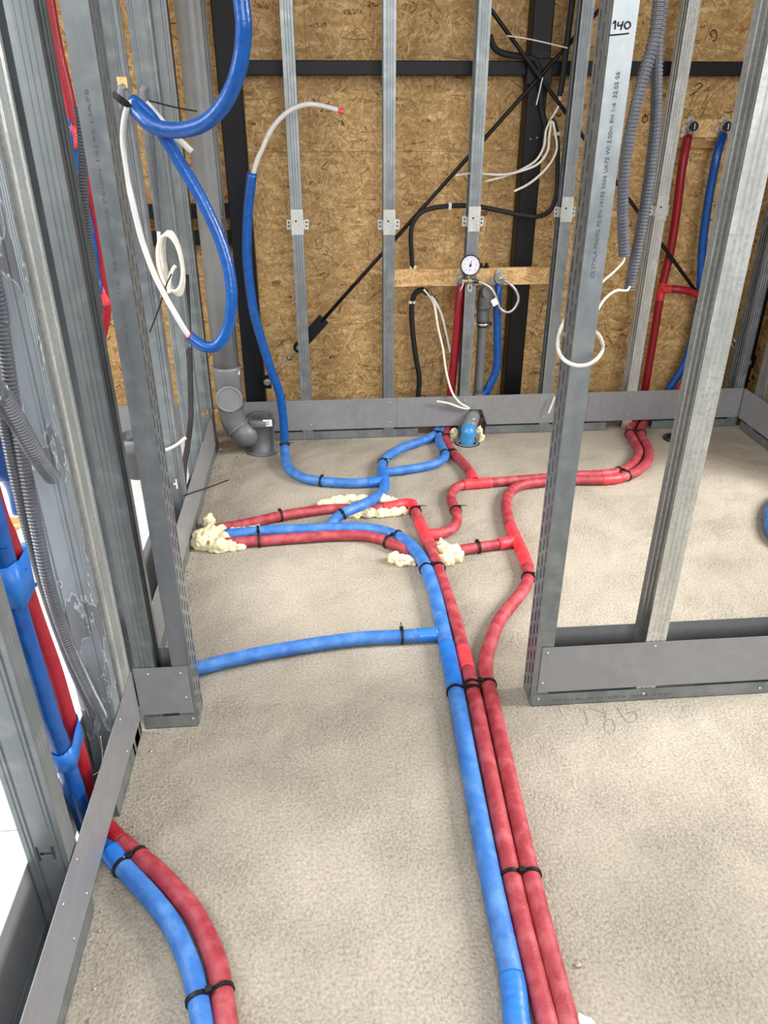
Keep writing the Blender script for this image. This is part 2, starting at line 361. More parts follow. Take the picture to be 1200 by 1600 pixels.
def stud(label, x, y, rz, w=.075, f=.05, m='galv', group=None, ribs=True, perf=False, z0=.003, hcut=None, lip=.007):
    T = turn(x, y, rz); t = thing('steel_stud', label, 'steel stud', (x, y, z0), group); mb = MB()
    for p in profile(w, f, lip, ribs, not perf): sheet(mb, p, z0, STUD_H, T)
    if perf: perforated(mb, w, z0, STUD_H, T)
    o = mb.build('profile', m, t, fix=False)
    if hcut is not None: # H-shaped punched hole in the web with the tab bent out
        cutters = []; c = w*.5
        cm = MB()
        for (y0, y1, za, zb) in ((c-.017, c-.011, -.02, .02), (c+.011, c+.017, -.02, .02), (c-.012, c+.012, -.004, .004)):
            vs = [T(q, yy, hcut+zz) for zz in (za, zb) for yy in (y0, y1) for q in (-.006, .006)]
            cm.add(vs, [(0, 2, 3, 1), (4, 5, 7, 6), (0, 1, 5, 4), (2, 6, 7, 3), (0, 4, 6, 2), (1, 3, 7, 5)])
        co = cm.build('cutter', m, t); md = o.modifiers.new('cut', 'BOOLEAN'); md.operation = 'DIFFERENCE'; md.object = co; md.solver = 'EXACT'; md.use_self = True
        bpy.context.view_layer.update(); dg = bpy.context.evaluated_depsgraph_get(); me = bpy.data.meshes.new_from_object(o.evaluated_get(dg))
        o.modifiers.clear()
        if len(me.polygons) > 20: o.data = me
        bpy.data.objects.remove(co)
    return t, o, T
def track(label, x, y, rz, length, w=.076, fl=.042, m='galv'):
    """U channel lying on the floor, local x along its length"""
    T = turn(x, y, rz); mb = MB(); g = .0012
    for (a, b, c, d) in ((0, w, .0005, .002), (0, g, .0005, fl), (w-g, w, .0005, fl)):
        vs = [T(q, yy, z) for z in (c, d) for yy in (a, b) for q in (0, length)]
        mb.add(vs, [(0, 2, 3, 1), (4, 5, 7, 6), (0, 1, 5, 4), (2, 6, 7, 3), (0, 4, 6, 2), (1, 3, 7, 5)])
    return tag(mb.build('floor_track', m, fix=True), label, 'floor track')
def plate(label, p0, p1, z0, z1, nrm, screws=(), notch=None, t=.0015, m='plate'):
    """flat grey sheet screwed across the feet of the studs, between floor points p0 and p1; nrm is its outward face"""
    p0, p1 = np.array([*p0, 0.]), np.array([*p1, 0.]); u = p1-p0; L = np.linalg.norm(u); u /= L; nn = np.array([*nrm, 0.])
    root = thing('skirting_plate', label, 'metal plate', (*((p0+p1)/2)[:2], z0))
    poly = [(0, z0)]+(list(notch) if notch else [])+[(L, z0), (L, z1), (0, z1)]
    MB().prism(poly, p0, u, (0, 0, 1), nn, t).build('sheet', m, root)
    for a, z in screws: screw(p0+u*a+np.array([0, 0, z])+nn*t, nn, root)
    return root
def text(body, size, o, ux, uy, parent, m='inkgrey', name='printed_text', ext=.0003, sx=1.0):
    cu = bpy.data.curves.new('t', 'FONT'); cu.body = body; cu.size = size; cu.extrude = ext; cu.resolution_u = 2; to = bpy.data.objects.new('t', cu); COL.objects.link(to)
    bpy.context.view_layer.update(); dg = bpy.context.evaluated_depsgraph_get(); me = bpy.data.meshes.new_from_object(to.evaluated_get(dg)); bpy.data.objects.remove(to); bpy.data.curves.remove(cu)
    ux, uy = Vector(ux).normalized(), Vector(uy).normalized(); un = ux.cross(uy)
    mt = Matrix((( ux.x*sx, uy.x, un.x, o[0]), (ux.y*sx, uy.y, un.y, o[1]), (ux.z*sx, uy.z, un.z, o[2]), (0, 0, 0, 1))); me.transform(mt)
    me.materials.clear(); me.materials.append(M[m]); ob = bpy.data.objects.new(name, me); COL.objects.link(ob); ob.parent = parent
    ob.matrix_parent_inverse = inv(parent); return ob
def strokes(lines, wfun, nrm, width, parent, m='ink', name='pen_mark'):
    mb = MB()
    for l in lines: mb.ribbon(cat([wfun(*p) for p in l], 6), nrm, width)
    return mb.build(name, m, parent, fix=False)
def hose(label, name, P, r, m, cat_='pipe', group=None, seg=14):
    return tag(MB().tube(P, r, seg).build(name, m), label, cat_, group)
def corrugated(P, r, pitch=.008, amp=.09):
    Q = resample(P, pitch/4); k = np.arange(len(Q)) % 4
    return Q, r*np.where(k < 2, 1.0, 1-amp*1.6)
def conduit(label, P, r, pitch=.008, group='grey corrugated conduits'):
    Q, R = corrugated(P, r, pitch); t = thing('corrugated_conduit', label, 'conduit', P[np.argmin(P[:, 2])], group)
    MB().tube(Q, R, 12, smooth=False).build('corrugated_tube', 'conduit', t); return t

# ================================================================== STRUCTURE
XL, XO, YB, XR = -.520, -.600, 3.53, 2.11
YF, YK = 1.585, 1.672                        # front and back face of the partition with the doorway
OSBY = 3.76
drain = flr(730, 692)
def floor_mesh():
    bm = bmesh.new(); outer = [bm.verts.new(p) for p in ((-.56, -.6, 0), (3.2, -.6, 0), (3.2, 3.9, 0), (-.56, 3.9, 0))]
    hole = [bm.verts.new((drain[0]+.062*math.cos(a), drain[1]+.06*math.sin(a), 0)) for a in np.linspace(0, 2*math.pi, 25)[:-1]]
    es = [bm.edges.new((l[i], l[(i+1) % len(l)])) for l in (outer, hole) for i in range(len(l))]
    bmesh.ops.triangle_fill(bm, use_beauty=True, edges=es)
    low = [bm.verts.new((v.co.x, v.co.y, -.12)) for v in hole]
    for i in range(24): bm.faces.new((hole[i], hole[(i+1) % 24], low[(i+1) % 24], low[i]))
    bm.faces.new(low)
    bmesh.ops.recalc_face_normals(bm, faces=bm.faces)
    me = bpy.data.meshes.new('floor'); bm.to_mesh(me); bm.free()
    up = max(me.polygons, key=lambda p: p.area)
    if up.normal.z < 0: me.flip_normals()
    me.materials.append(M['screed']); return me
floor = bpy.data.objects.new('floor', floor_mesh()); COL.objects.link(floor); tag(floor, 'rough grey beige screed floor of the two rooms', None, None, 'structure')

# white boards in the neighbouring room on the left
fl_left = MB().box(-3.2, -.565, -.6, 3.74, -.06, -.012).build('floor_left', 'board'); tag(fl_left, 'floor of white boards in the room beyond the left wall', None, None, 'structure')
bmesh_board = None
for j, (y0, y1) in enumerate(((-.6, .12), (.12, .72), (.72, 1.28), (1.28, 1.84), (1.84, 2.34), (2.34, 2.95), (2.95, 3.74))):
    xs = [-.565, -1.05-.22*(j % 2), -1.75-.22*(j % 2), -2.5, -3.2]
    for k in range(4):
        mb = MB().box(xs[k+1]+.0015, xs[k]-.0015, y0+.0015, y1-.0015, -.012, 0)
        o = mb.build('insulation_board', 'board', fl_left); o.parent = fl_left; o.matrix_parent_inverse = Matrix(); o.location = -fl_left.location
        
# OSB back wall
wall = thing('wall_back', 'strand board outer wall behind the steel studs', None); tag(wall, kind='structure')
seam = float(bck(540, 237, OSBY)[2])
def flakes(x0, x1, z0, z1, Y, n, lmax=.13):
    mb = MB(); vs = []; fs = []
    L = rng.uniform(.02, lmax, n)*rng.uniform(.4, 1, n); Wd = rng.uniform(.002, .011, n)*rng.uniform(.5, 1, n); A = rng.uniform(0, math.pi, n)
    X = rng.uniform(x0, x1, n); Z = rng.uniform(z0, z1, n); D = Y-rng.uniform(.0002, .0018, n); tl = rng.uniform(-.0004, .0004, n)
    for i in range(n):
        c, s = math.cos(A[i]), math.sin(A[i]); j = rng.uniform(.6, 1, 6); b = len(vs)
        for (u, v), q in zip(((-1, .2), (-.7, 1), (.8, .9), (1, -.1), (.75, -1), (-.8, -.8)), j):
            a, w = u*L[i]/2*(.85+.15*q), v*Wd[i]/2*q
            vs.append((min(max(X[i]+a*c-w*s, x0), x1), D[i]+tl[i]*u, min(max(Z[i]+a*s+w*c, z0), z1)))
        fs.append(tuple(range(b, b+6)))
    return mb.add(vs, fs)
for (x0, x1, z0, z1) in ((-1.9, .60, .0, seam-.0006), (.6012, 2.195, .0, seam-.0006), (-1.9, -.02, seam+.0006, 2.4), (-.0188, 2.195, seam+.0006, 2.4)):
    p = MB().box(x0, x1, OSBY, OSBY+.018, z0, z1).build('strand_board_panel', 'osb', wall)
    zt = min(z1, 2.0); a0, a1 = max(x0, -1.35), min(x1, 2.7)
    f = flakes(a0, a1, z0+.001, zt, OSBY, int(5200*(a1-a0)*(zt-z0))).build('wood_flakes', 'strand', wall, fix=False); f['kind'] = 'stuff'
for lines in ([[(1113, 58), (1110, 52), (1116, 47), (1120, 54), (1118, 62), (1113, 64)]], [[(1094, 44), (1098, 40)], [(1099, 44), (1102, 39)]],
              [[(1084, 137), (1092, 130), (1098, 134), (1090, 140)], [(1078, 150), (1090, 142)]], [[(1008, 178), (1012, 186), (1006, 192), (1004, 184), (1010, 180)]], [[(868, 178), (874, 182), (876, 177)]]):
    strokes(lines, lambda x, y: bck(x, y, OSBY-.0026), (0, -1, 0), .004, wall)

MB().box(-3.2, 2.195, OSBY+.0185, OSBY+.03, 0, 2.6).build('backing_sheet', 'osb', wall)
# dark outer wall on the right of the far room
wr = MB().box(2.20, 2.22, 2.75, 3.74, 0, 2.6).build('wall_right', 'osb'); tag(wr, 'strand board outer wall beyond the right partition', None, None, 'structure')

wl = MB().box(-3.27, -3.25, -.6, 3.74, 0, 2.8).build('light_block_left', 'osb'); tag(wl, 'unseen board wall added to block light from the left', None, None, 'structure')  # unseen wall added to cut light reaching the left-facing stud sides
# unseen roof deck added to shade the far end of the hall
ce = MB().box(-3.2, 3.2, 2.05, 3.9, 2.78, 2.82).build('shade_roof', 'osb'); tag(ce, 'unseen board roof deck added to shade the far room', None, None, 'structure')
# ================================================================== STEEL FRAME OF THE BUILDING
def column(label, x0, x1, y0, y1, m='navy'):
    mb = MB(); t = .008 # hollow-section column with rounded corners
    c = .006; poly = []
    for (cx, cy_, a0) in ((x1-c, y1-c, 0), (x0+c, y1-c, 90), (x0+c, y0+c, 180), (x1-c, y0+c, 270)):
        for a in (0, 30, 60, 90): q = math.radians(a0+a); poly.append((cx+c*math.cos(q), cy_+c*math.sin(q)))
    root = thing('steel_column', label, 'steel column', ((x0+x1)/2, (y0+y1)/2, 0))
    mb.prism(poly, (0, 0, .008), (1, 0, 0), (0, 1, 0), (0, 0, 1), 2.6).build('hollow_section', m, root)
    MB().box(x0-.03, x1+.03, y0-.01, min(y1+.02, OSBY-.003), .0, .008).build('base_plate', m, root)
    return root
c1 = column('dark navy steel column behind the thick grey waste pipe', -.386, -.290, 3.66, 3.752)
c2 = column('black steel column crossed by the mounting board in the middle', .914, 1.000, 3.66, 3.752, 'black')
xq = float(bck(1166, 560, 3.68)[0])
c3 = column('dark steel column in the shaded right corner', xq, xq+.09, 3.66, 3.752)
for (px, py) in ((829, 217), (839, 215), (845, 91)): screw(bck(px, py, 3.659), (0, -1, 0), c2, .004)
zb0, zb1 = float(bck(700, 118, 3.675)[2]), float(bck(700, 94.5, 3.675)[2])
for lab, xa, xb in (('dark horizontal steel rail from the navy column to the cross brace', -.289, .913), ('dark horizontal steel rail to the right of the cross brace', 1.001, xq-.001)):
    t = thing('steel_rail', lab, 'steel rail', ((xa+xb)/2, 3.7, zb0))
    MB().box(xa+.006, xb-.006, 3.675, 3.725, zb0, zb1).build('square_tube', 'navy', t, bevel=.004)
    for x in (xa, xb-.006): MB().box(x, x+.006, 3.668, 3.735, zb0-.02, zb1+.006).build('end_plate', 'navy', t)
bx = bck(388, 126, 3.66); 
for (a, b, zz) in ((-.6, -.387, bck(320, 330, 3.69)[2]), (-.6, -.387, bck(320, 372, 3.69)[2])):
    tag(MB().box(-1.9, -.387, 3.68, 3.72, zz-.03, zz+.03).build('steel_rail', 'black'), 'black horizontal rail behind the waste pipe, %s one' % ('upper' if zz > bck(320, 350, 3.69)[2] else 'lower'), 'steel rail')

def brace(label, px, Y, turnb=True, sgn=1):
    """round brace rod with fork plate and turnbuckle; px runs from the anchored lower end to the upper end"""
    P = [bck(x, y, Y) for x, y in px]; lo, hi = P[0], P[-1]; u = (hi-lo)/np.linalg.norm(hi-lo); v = np.cross(u, [0, 1, 0])
    t = thing('brace_rod', label, 'brace rod', lo); L = np.linalg.norm(hi-lo)
    MB().tube(cat([lo+u*.40, hi], 6), .0085, 12).build('rod', 'rod', t)
    MB().obox(lo+u*.345, u*.075, v*.028, np.array([0, .006, 0])).build('fork_plate', 'black', t, bevel=.003)
    MB().lathe(lo+u*.235+np.array([0, -.012, 0]), (0, 1, 0), [(0, .026), (.02, .026)], 18).build('eye_plate', 'black', t)
    MB().lathe(lo+u*.235+np.array([0, -.016, 0]), (0, 1, 0), [(0, .011), (.006, .013), (.02, .013)], 12).build('bolt', 'chrome', t)
    MB().tube(cat([lo+u*.16, lo+u*.225], 3), .005, 8).build('threaded_end', 'chrome', t)
    mb = MB(); # turnbuckle: two side bars and two end nuts
    for s in (-1, 1): mb.tube(cat([lo+u*.055+v*s*.011, lo+u*.165+v*s*.011], 3), .0035, 8)
    mb.lathe(lo+u*.045, u, [(0, .008), (.014, .014)], 10); mb.lathe(lo+u*.158, u, [(0, .014), (.016, .008)], 10); mb.build('turnbuckle', 'chrome', t)
    MB().lathe(lo+np.array([0, -.014, 0]), (0, 1, 0), [(0, .012), (.006, .018), (.012, .02), (.02, .02)], 14).build('anchor_bolt', 'chrome', t)
    MB().obox(lo+np.array([-sgn*.012, .004, 0]), np.array([.03, 0, 0]), np.array([0, .004, 0]), np.array([0, 0, .034])).build('anchor_lug', 'black', t, bevel=.006)
    return t
brace('black brace rod rising from the left turnbuckle to the upper right', [(418, 597), (1060, -123)], 3.642)
brace('black brace rod falling from the cross to the shaded right corner', [(1168, 566), (660, -131.7)], 3.6185, sgn=-1)
ctr = bck(843, 112, 3.655)
tag(MB().obox(ctr, (.055, 0, 0), (0, .004, 0), (0, 0, .05)).build('gusset_plate', 'black', bevel=.01), 'black gusset plate where the two brace rods cross', 'gusset plate')

# ================================================================== PARTITION STUDS
G = 'studs along the far wall'
back = [('ribbed far wall stud nearest the navy column', -.111, -.002), ('ribbed far wall stud at the left end of the mounting board', .288, 0), ('ribbed far wall stud behind the round pressure gauge', .662, 0),
        ('ribbed far wall stud partly hidden by the doorway stud', 1.073, 0), ('bright ribbed far wall stud left of the red riser', 1.503, 0)]
bstuds = []
for i, (lab, x, _) in enumerate(back):
    t, o, T = stud(lab, x+.05, YB+.075, 180, group=G, lip=.002, m='galv_pale_lit' if i == 4 else 'galv'); bstuds.append(t)
    px, py = proj((x+.025, YB, 0.95)); z = float(bck(px, (352, 352, 347, 332, 330)[i], YB)[2])
    z += .012; h = thing('hanger_bracket', ('hanger bracket on the stud nearest the navy column', 'hanger bracket above the left end of the mounting board', 'hanger bracket above the pressure gauge', 'hanger bracket beside the doorway stud', 'hanger bracket beside the hanging grey conduits')[i], 'bracket', (x, YB, z-.05), 'hanger brackets on the far studs')
    MB().box(x-.001, x+.052, YB-.0032, YB-.0012, z-.052, z+.052).build('strap', 'galv_pale_lit', h, bevel=.0006)
    MB().lathe((x+.02, YB-.0034, z+.005), (0, -1, 0), [(0, .0045), (.001, .003), (.0015, 0)], 10).build('screw', 'gasket', h)
    for s, xa, xb in ((-1, x-.022, x-.0035), (1, x+.0545, x+.074)):
        a = MB().box(xa, xb, YB+.030, YB+.032, z-.034, z+.008).build('arm', 'galv_pale_lit', h)
        MB().box((x-.003 if s < 0 else x+.052), (x-.0015 if s < 0 else x+.0535), YB-.001, YB+.031, z-.034, z+.008).build('arm_side', 'galv_pale_lit', h)
        for dz in (-.02, -.004): MB().lathe(((xa+xb)/2, YB+.029, z+dz), (0, -1, 0), [(0, .004), (.0006, .004)], 8).build('hole_rivet', 'gasket', a)
# far wall corner stud and right wall studs
stud('corner stud at the right end of the far wall', 2.105, YB+.075, 180, group='studs at the right corner')
stud('right wall stud next to the far corner', XR+.077, YB-.14, 90, group='studs at the right corner')
stud('right wall stud nearest the doorway side', XR+.077, YB-.62, 90, group='studs at the right corner')

# left wall (its webs face the viewer)
LG = 'studs of the left wall'
s0, _, T0 = stud('foreground left stud with an H-shaped punched hole near its foot', XL-.002, 1.02, 90, m='galv', group=LG, hcut=.235)
stud('patinated left stud behind the corrugated conduits', XL-.002, 1.415, 90, m='patina', group=LG)
stud('pale ribbed stud turned flat beside the patinated stud', XL-.001, 1.577, 180, w=.092, f=.04, m='galv_pale_lit', group=LG)
stud('first stud of the short stub wall, beside the left wall', -.511, YF+.002, 0, w=.08, f=.050, m='galv', group=LG, lip=.02)
stud('left wall stud hidden just behind the stub wall', XO+.003, 1.742, -90, m='galv', group=LG)
sA, _, TA = stud('door jamb stud with perforated side on the short stub wall', -.372, YF+.082, 180, w=.08, f=.046, m='galv', group=LG, ribs=False, perf=True)
stud('left wall stud with the tied hose and H-shaped hole at its foot', XL-.002, 2.55, 90, m='galv', group=LG, hcut=.26)
stud('left wall stud behind the white wire coil', XL-.002, 3.06, 90, m='galv', group=LG)
stud('last left wall stud in the corner by the grey waste pipe', XL-.002, 3.43, 90, m='galv', group=LG, hcut=.19)
# partition with the doorway
sR, _, TR = stud('door jamb stud with perforated side and handwritten 140', .540, YF+.002, 0, w=.08, f=.046, m='galv', group='studs of the doorway wall', ribs=False, perf=True)
stud('bright ribbed doorway wall stud at the right of the picture', .893, YF+.082, 180, w=.08, f=.055, m='galv_pale_lit', group='studs of the doorway wall', lip=.002)  # window shine on this stud is put into its steel colour
stud('next doorway wall stud beyond the bright ribbed one', 1.295, YF+.082, 180, w=.08, f=.055, m='galv', group='studs of the doorway wall')

# printing on the jamb studs
zr = float(bck(925, 435, YF)[2])
text('CE STIFLA PROFIL PE-EN 14195 2006 UA75 WI 3.00m 9H 1-6  32.05 06', .0105, (.566, YF+.0002, zr), (0, 0, 1), (-1, 0, 0), sR, 'inkfaint', sx=1.18)
wf = lambda x, y: bck(x, y, YF+.0005)
strokes([[(958, 37), (962, 33), (961, 46)], [(967, 34), (966, 40), (972, 39)], [(974, 33), (970, 47)], [(980, 34), (976, 39), (979, 45), (985, 41), (984, 35), (980, 34)], [(951, 55), (966, 54), (983, 52)]], wf, (0, -1, 0), .0026, sR)
text('W 75 3.00m 1-6  32.0N  2006 PE-EN 14195 UA75', .0085, (-.394, YF+.0002, 1.02), (0, 0, 1), (-1, 0, 0), sA, 'inkfaint', sx=2.8)

# ------------------------------------------------------------------ tracks
track('galvanised floor track under the far wall, left of the drain', -.40, YB+.002, 0, .86)
track('galvanised floor track under the far wall, right of the drain', .80, YB+.002, 0, .62)
track('galvanised floor track under the far wall at the right corner', 1.66, YB+.002, 0, .45)
track('galvanised floor track of the left wall beyond the stub wall', XL-.001, 1.675, 90, 1.83)
track('short galvanised floor track of the left wall before the stub wall', XL-.001, 1.30, 90, .275)
track('galvanised floor track of the left wall in the foreground', XL-.001, .15, 90, .90)
tN = track('short galvanised floor track under the stub wall plate', -.515, YF, 0, .141, .082)
tD = track('galvanised floor track of the doorway wall', .543, YF, 0, 1.50, .082)
track('galvanised floor track of the right wall', XR+.077, 1.70, 90, 1.80)
text('UW 75 3.00m PN-EN 14195 06  10:04:09 10 04 R 1', .013, (.60, YF-.0003, .014), (1, 0, 0), (0, 0, 1), tD, sx=1.25)
for x, z in ((.560, .026), (.86, .024), (1.2, .02)): screw((x, YF-.0004, z), (0, -1, 0), tD)
for x, z in ((-.385, .028),): screw((x, YF-.0004, z), (0, -1, 0), tN)

# ------------------------------------------------------------------ skirting plates
Z0, Z1 = .052, .206
def sc(*a): return [(x, z) for x in a for z in (.078, .182)]
plate('grey far wall plate behind the waste pipe, left of the seam', (-.47, YB), (.352, YB), Z0, Z1, (0, -1), sc(.40, .79))
nx0, nx1 = float(bck(726, 668, YB)[0]), float(bck(760, 668, YB)[0]); nt0, nt1 = float(bck(733, 640, YB)[0]), float(bck(753, 639, YB)[0]); nz = float(bck(742, 640, YB)[2])
plate('grey far wall plate with the cut-out for the sink drain', (.3535, YB), (1.31, YB), Z0, Z1, (0, -1), [(.335, .082), (.335, .182), (.74, .082), (.74, .182)], notch=[(nx0-.3535, Z0), (nt0-.3535, nz), (nt1-.3535, nz), (nx1-.3535, Z0)])
plate('grey far wall plate at the foot of the red and blue risers', (1.3115, YB), (XR-.004, YB), Z0, Z1, (0, -1), sc(.215, .775))
plate('grey far wall plate in the room beyond the left wall', (-1.85, YB), (-.61, YB), Z0, Z1, (0, -1), sc(.5, 1.1))
plate('grey left wall plate beyond the stub wall', (XL, 1.69), (XL, 3.46), Z0, Z1, (1, 0), sc(.30, .88, 1.42))
plate('long grey left wall plate in the foreground', (XL, .15), (XL, 1.578), Z0, Z1, (1, 0), sc(.80, .895, 1.28))
plate('grey plate on the outer side of the left wall in the foreground', (XO-.001, .15), (XO-.001, 1.50), Z0-.03, Z1, (-1, 0), sc(.6))
plate('grey plate on the outer side of the left wall beyond the stub wall', (XO-.001, 1.60), (XO-.001, 2.75), Z0-.03, Z1, (-1, 0), sc(.6))
plate('square grey plate with screws on the short stub wall', (-.516, YF), (-.379, YF), Z0, Z1+.002, (0, -1), [(.036, .188), (.118, .186), (.122, .104)])
plate('small grey plate on the back of the short stub wall', (-.516, YK-.004), (-.379, YK-.004), Z0, Z1, (0, 1))
plate('long grey plate on the front of the doorway wall', (.5545, YF), (2.10, YF), Z0, Z1, (0, -1), [(.015, .188), (.011, .085), (.31, .192), (.72, .19)])
plate('long grey plate on the back of the doorway wall', (.5545, YK-.004), (2.10, YK-.004), Z0, Z1, (0, 1), [(.3, .12)])
plate('grey right wall plate next to the far corner', (XR, 1.69), (XR, YB-.003), Z0, Z1, (-1, 0), [(1.81, .188), (1.80, .08), (1.2, .188)])

# ================================================================== FLOOR PIPES
RB, RR = .0235, .0213
PIPES = {}
def net_part(root, name, px, r, m, z=None, n=8, lab=None):
    P = fpath(px, r+.001, n); MB().tube(P, r, 18).build(name, m, root, lab); return P
# blue network
bl = thing('blue_insulated_pipe', 'dusty blue insulated pipe run with branches crossing the whole floor', 'insulated pipe', flr(712, 1081))
B1 = net_part(bl, 'main_run', [(865, 1925), (822, 1680), (808, 1600), (799, 1525), (767, 1375), (731, 1187), (712, 1081), (700, 1020), (690, 975), (680, 930), (668, 893), (655, 868), (636, 848), (610, 834), (575, 827), (535, 826), (480, 828), (420, 830), (352, 836)], RB, 'bluefloor')
B2 = net_part(bl, 'branch_run', [(516, 824, .024), (524, 812, .04), (540, 800, .062), (568, 788, .062), (590, 776, .035), (600, 762), (600, 746), (596, 731), (603, 716), (626, 701), (656, 690), (676, 681), (688, 664), (694, 652)], RR, 'bluefloor')
B3 = net_part(bl, 'branch_run', [(600, 738), (634, 734), (668, 728), (687, 721), (696, 712), (691, 699), (686, 685), (696, 664), (702, 652)], RR-.001, 'bluefloor')
B5 = net_part(bl, 'branch_run', [(684, 991), (634, 994), (588, 996), (550, 999), (490, 1007), (430, 1017), (370, 1029), (310, 1044), (270, 1054), (242, 1061)], RR, 'bluefloor')
# fourth branch lies on the floor and then stands up in front of the far wall
yv = float(flr(445, 712)[1])
Pv = [flr(598, 752, RR), flr(550, 755, RR), flr(502, 752, RR), flr(472, 746, RR), flr(453, 734, RR+.002), flr(446, 718, RR+.012)]
Pv += [bck(445, 697, yv+.0), bck(444, 674, yv+.01), bck(441, 640, yv+.01), bck(436, 612, yv+.01), bck(423, 577, yv), bck(409, 533, yv), bck(397, 490, yv), bck(390, 445, yv), bck(386, 400, yv), bck(386, 360, yv), bck(388, 325, yv), bck(394, 270, yv)]
B4 = cat(Pv, 8); k4 = near(B4, (445, 700))[2]
MB().tube(B4[:k4+1], RR, 18).build('branch_run', 'bluefloor', bl); MB().tube(B4[k4:], RR-.0015, 18).build('standing_branch', 'blue', bl, 'clean blue upright length')
Pw = cat([bck(*p, yv) for p in [(392, 290), (396, 270), (402, 250), (410, 232), (423, 204), (440, 183), (460, 169), (483, 163), (510, 167), (537, 175)]], 6)
we = MB().tube(Pw, .0095, 14).build('white_pipe_end', 'pex', bl, 'bare white pipe end with red plug')
MB().tube(Pw[-3:], .0098, 14).build('red_end_plug', 'redtape', we)
sleeve(B4, (598, 752), (575, 754), RR+.0012, 'bluetape', bl); sleeve(B5, (684, 991), (650, 993), RR+.0012, 'bluetape', bl); sleeve(B1, (480, 828), (560, 827), RB+.001, 'bluefloor', bl)
sleeve(B1, (800, 1530), (822, 1670), RB+.0014, 'bluetape', bl); sleeve(B1, (700, 1010), (712, 1081), RB+.0013, 'bluetape', bl); sleeve(B2, (600, 762), (597, 735), RR+.001, 'bluetape', bl)
# red network 1
r1 = thing('red_insulated_pipe', 'dusty red insulated pipe beside the blue one with taped tee joints', 'insulated pipe', flr(739, 1081))
R1 = net_part(r1, 'main_run', [(924, 1925), (872, 1680), (855, 1600), (836, 1525), (799, 1369), (761, 1187), (739, 1081), (724, 1020), (714, 980), (700, 934), (684, 888), (669, 846), (654, 812), (644, 788)], RR, 'redfloor')
R1b = net_part(r1, 'branch_run', [(644, 788), (632, 787), (612, 791), (590, 794, .018), (560, 795, .014), (526, 795, .014), (490, 798), (439, 806), (385, 818), (319, 830)], RR-.001, 'redfloor')
R1c = net_part(r1, 'branch_run', [(668, 836), (690, 833), (708, 825), (714, 812), (712, 798), (706, 783), (706, 770), (714, 761), (728, 757), (753, 755), (787, 752), (849, 747), (891, 743), (940, 741), (970, 736), (989, 724), (998, 706), (990, 688), (983, 674), (992, 658), (998, 648)], RR-.001, 'redfloor')
R1d = net_part(r1, 'branch_run', [(742, 752), (730, 731), (712, 712), (700, 695), (696, 681), (704, 664), (710, 652)], RR-.001, 'redfloor')
for P, a, b in ((R1, (644, 788), (648, 800)), (R1b, (644, 788), (600, 794)), (R1, (656, 817), (672, 852)), (R1c, (668, 836), (688, 833)), (R1c, (724, 757), (768, 754)), (R1d, (742, 752), (736, 741)), (R1, (722, 1015), (731, 1045))): sleeve(P, a, b, RR+.0014, 'redtape', r1, label='bright red tape')
# red network 2
r2 = thing('red_insulated_pipe', 'dusty red insulated pipe winding past the perforated door jamb', 'insulated pipe', flr(789, 1187))
R2 = net_part(r2, 'main_run', [(960, 1925), (905, 1680), (887, 1600), (868, 1525), (829, 1369), (789, 1187), (766, 1085), (759, 1050), (762, 1018), (769, 996), (780, 970), (798, 946), (816, 924), (825, 905), (825, 888), (817, 865), (806, 841), (797, 820), (792, 799), (791, 784), (798, 768), (815, 758), (849, 753), (894, 750), (940, 750), (972, 746), (996, 736), (1012, 720), (1013, 702), (1003, 683), (1001, 672), (1008, 658), (1012, 648)], RR, 'redfloor')
R2b = net_part(r2, 'branch_run', [(806, 845), (775, 851), (747, 855), (722, 859), (704, 864, .012), (690, 868, -.02)], RR-.002, 'redfloor')
R2c = net_part(r2, 'branch_run', [(644, 872, -.02), (632, 860, .012), (619, 853), (596, 843), (565, 837), (520, 837), (460, 841), (406, 845), (358, 848), (325, 852)], RR-.001, 'redfloor')
for P, a, b in ((R2, (798, 822), (824, 885)), (R2b, (806, 845), (778, 850)), (R2, (940, 750), (968, 747))): sleeve(P, a, b, RR+.0014, 'redtape', r2, label='bright red tape')
# foreground pair coming out of the left wall
nb = thing('blue_insulated_pipe', 'blue insulated pipe leaving the left wall in the foreground', 'insulated pipe', flr(213, 1377))
up = rise([sid(x, y, -.562) for x, y in ((-14, 800), (2, 860), (14, 905), (25, 950), (41, 1005), (63, 1076), (76, 1120), (94, 1167), (107, 1205))])+[np.array([-.562, 1.213, .12]), np.array([-.556, 1.208, .055]), np.array([-.535, 1.198, .0265])]
NB = cat(up+[flr(172, 1330, .0235), flr(189, 1351, RR+.001), flr(213, 1377, RR), flr(240, 1407, RR), flr(267, 1443, RR), flr(287, 1483, RR), flr(303, 1527, RR), flr(311, 1567, RR), flr(317, 1600, RR), flr(328, 1680, RR), flr(360, 1925, RR)], 8)
kb = near(NB, (189, 1351))[2]; MB().tube(NB[:kb+1], RR-.001, 18).build('upright_run', 'blue', nb); MB().tube(NB[kb:], RR, 18).build('floor_run', 'bluefloor', nb)
nr_ = thing('red_insulated_pipe', 'red insulated pipe leaving the left wall in the foreground', 'insulated pipe', flr(240, 1357))
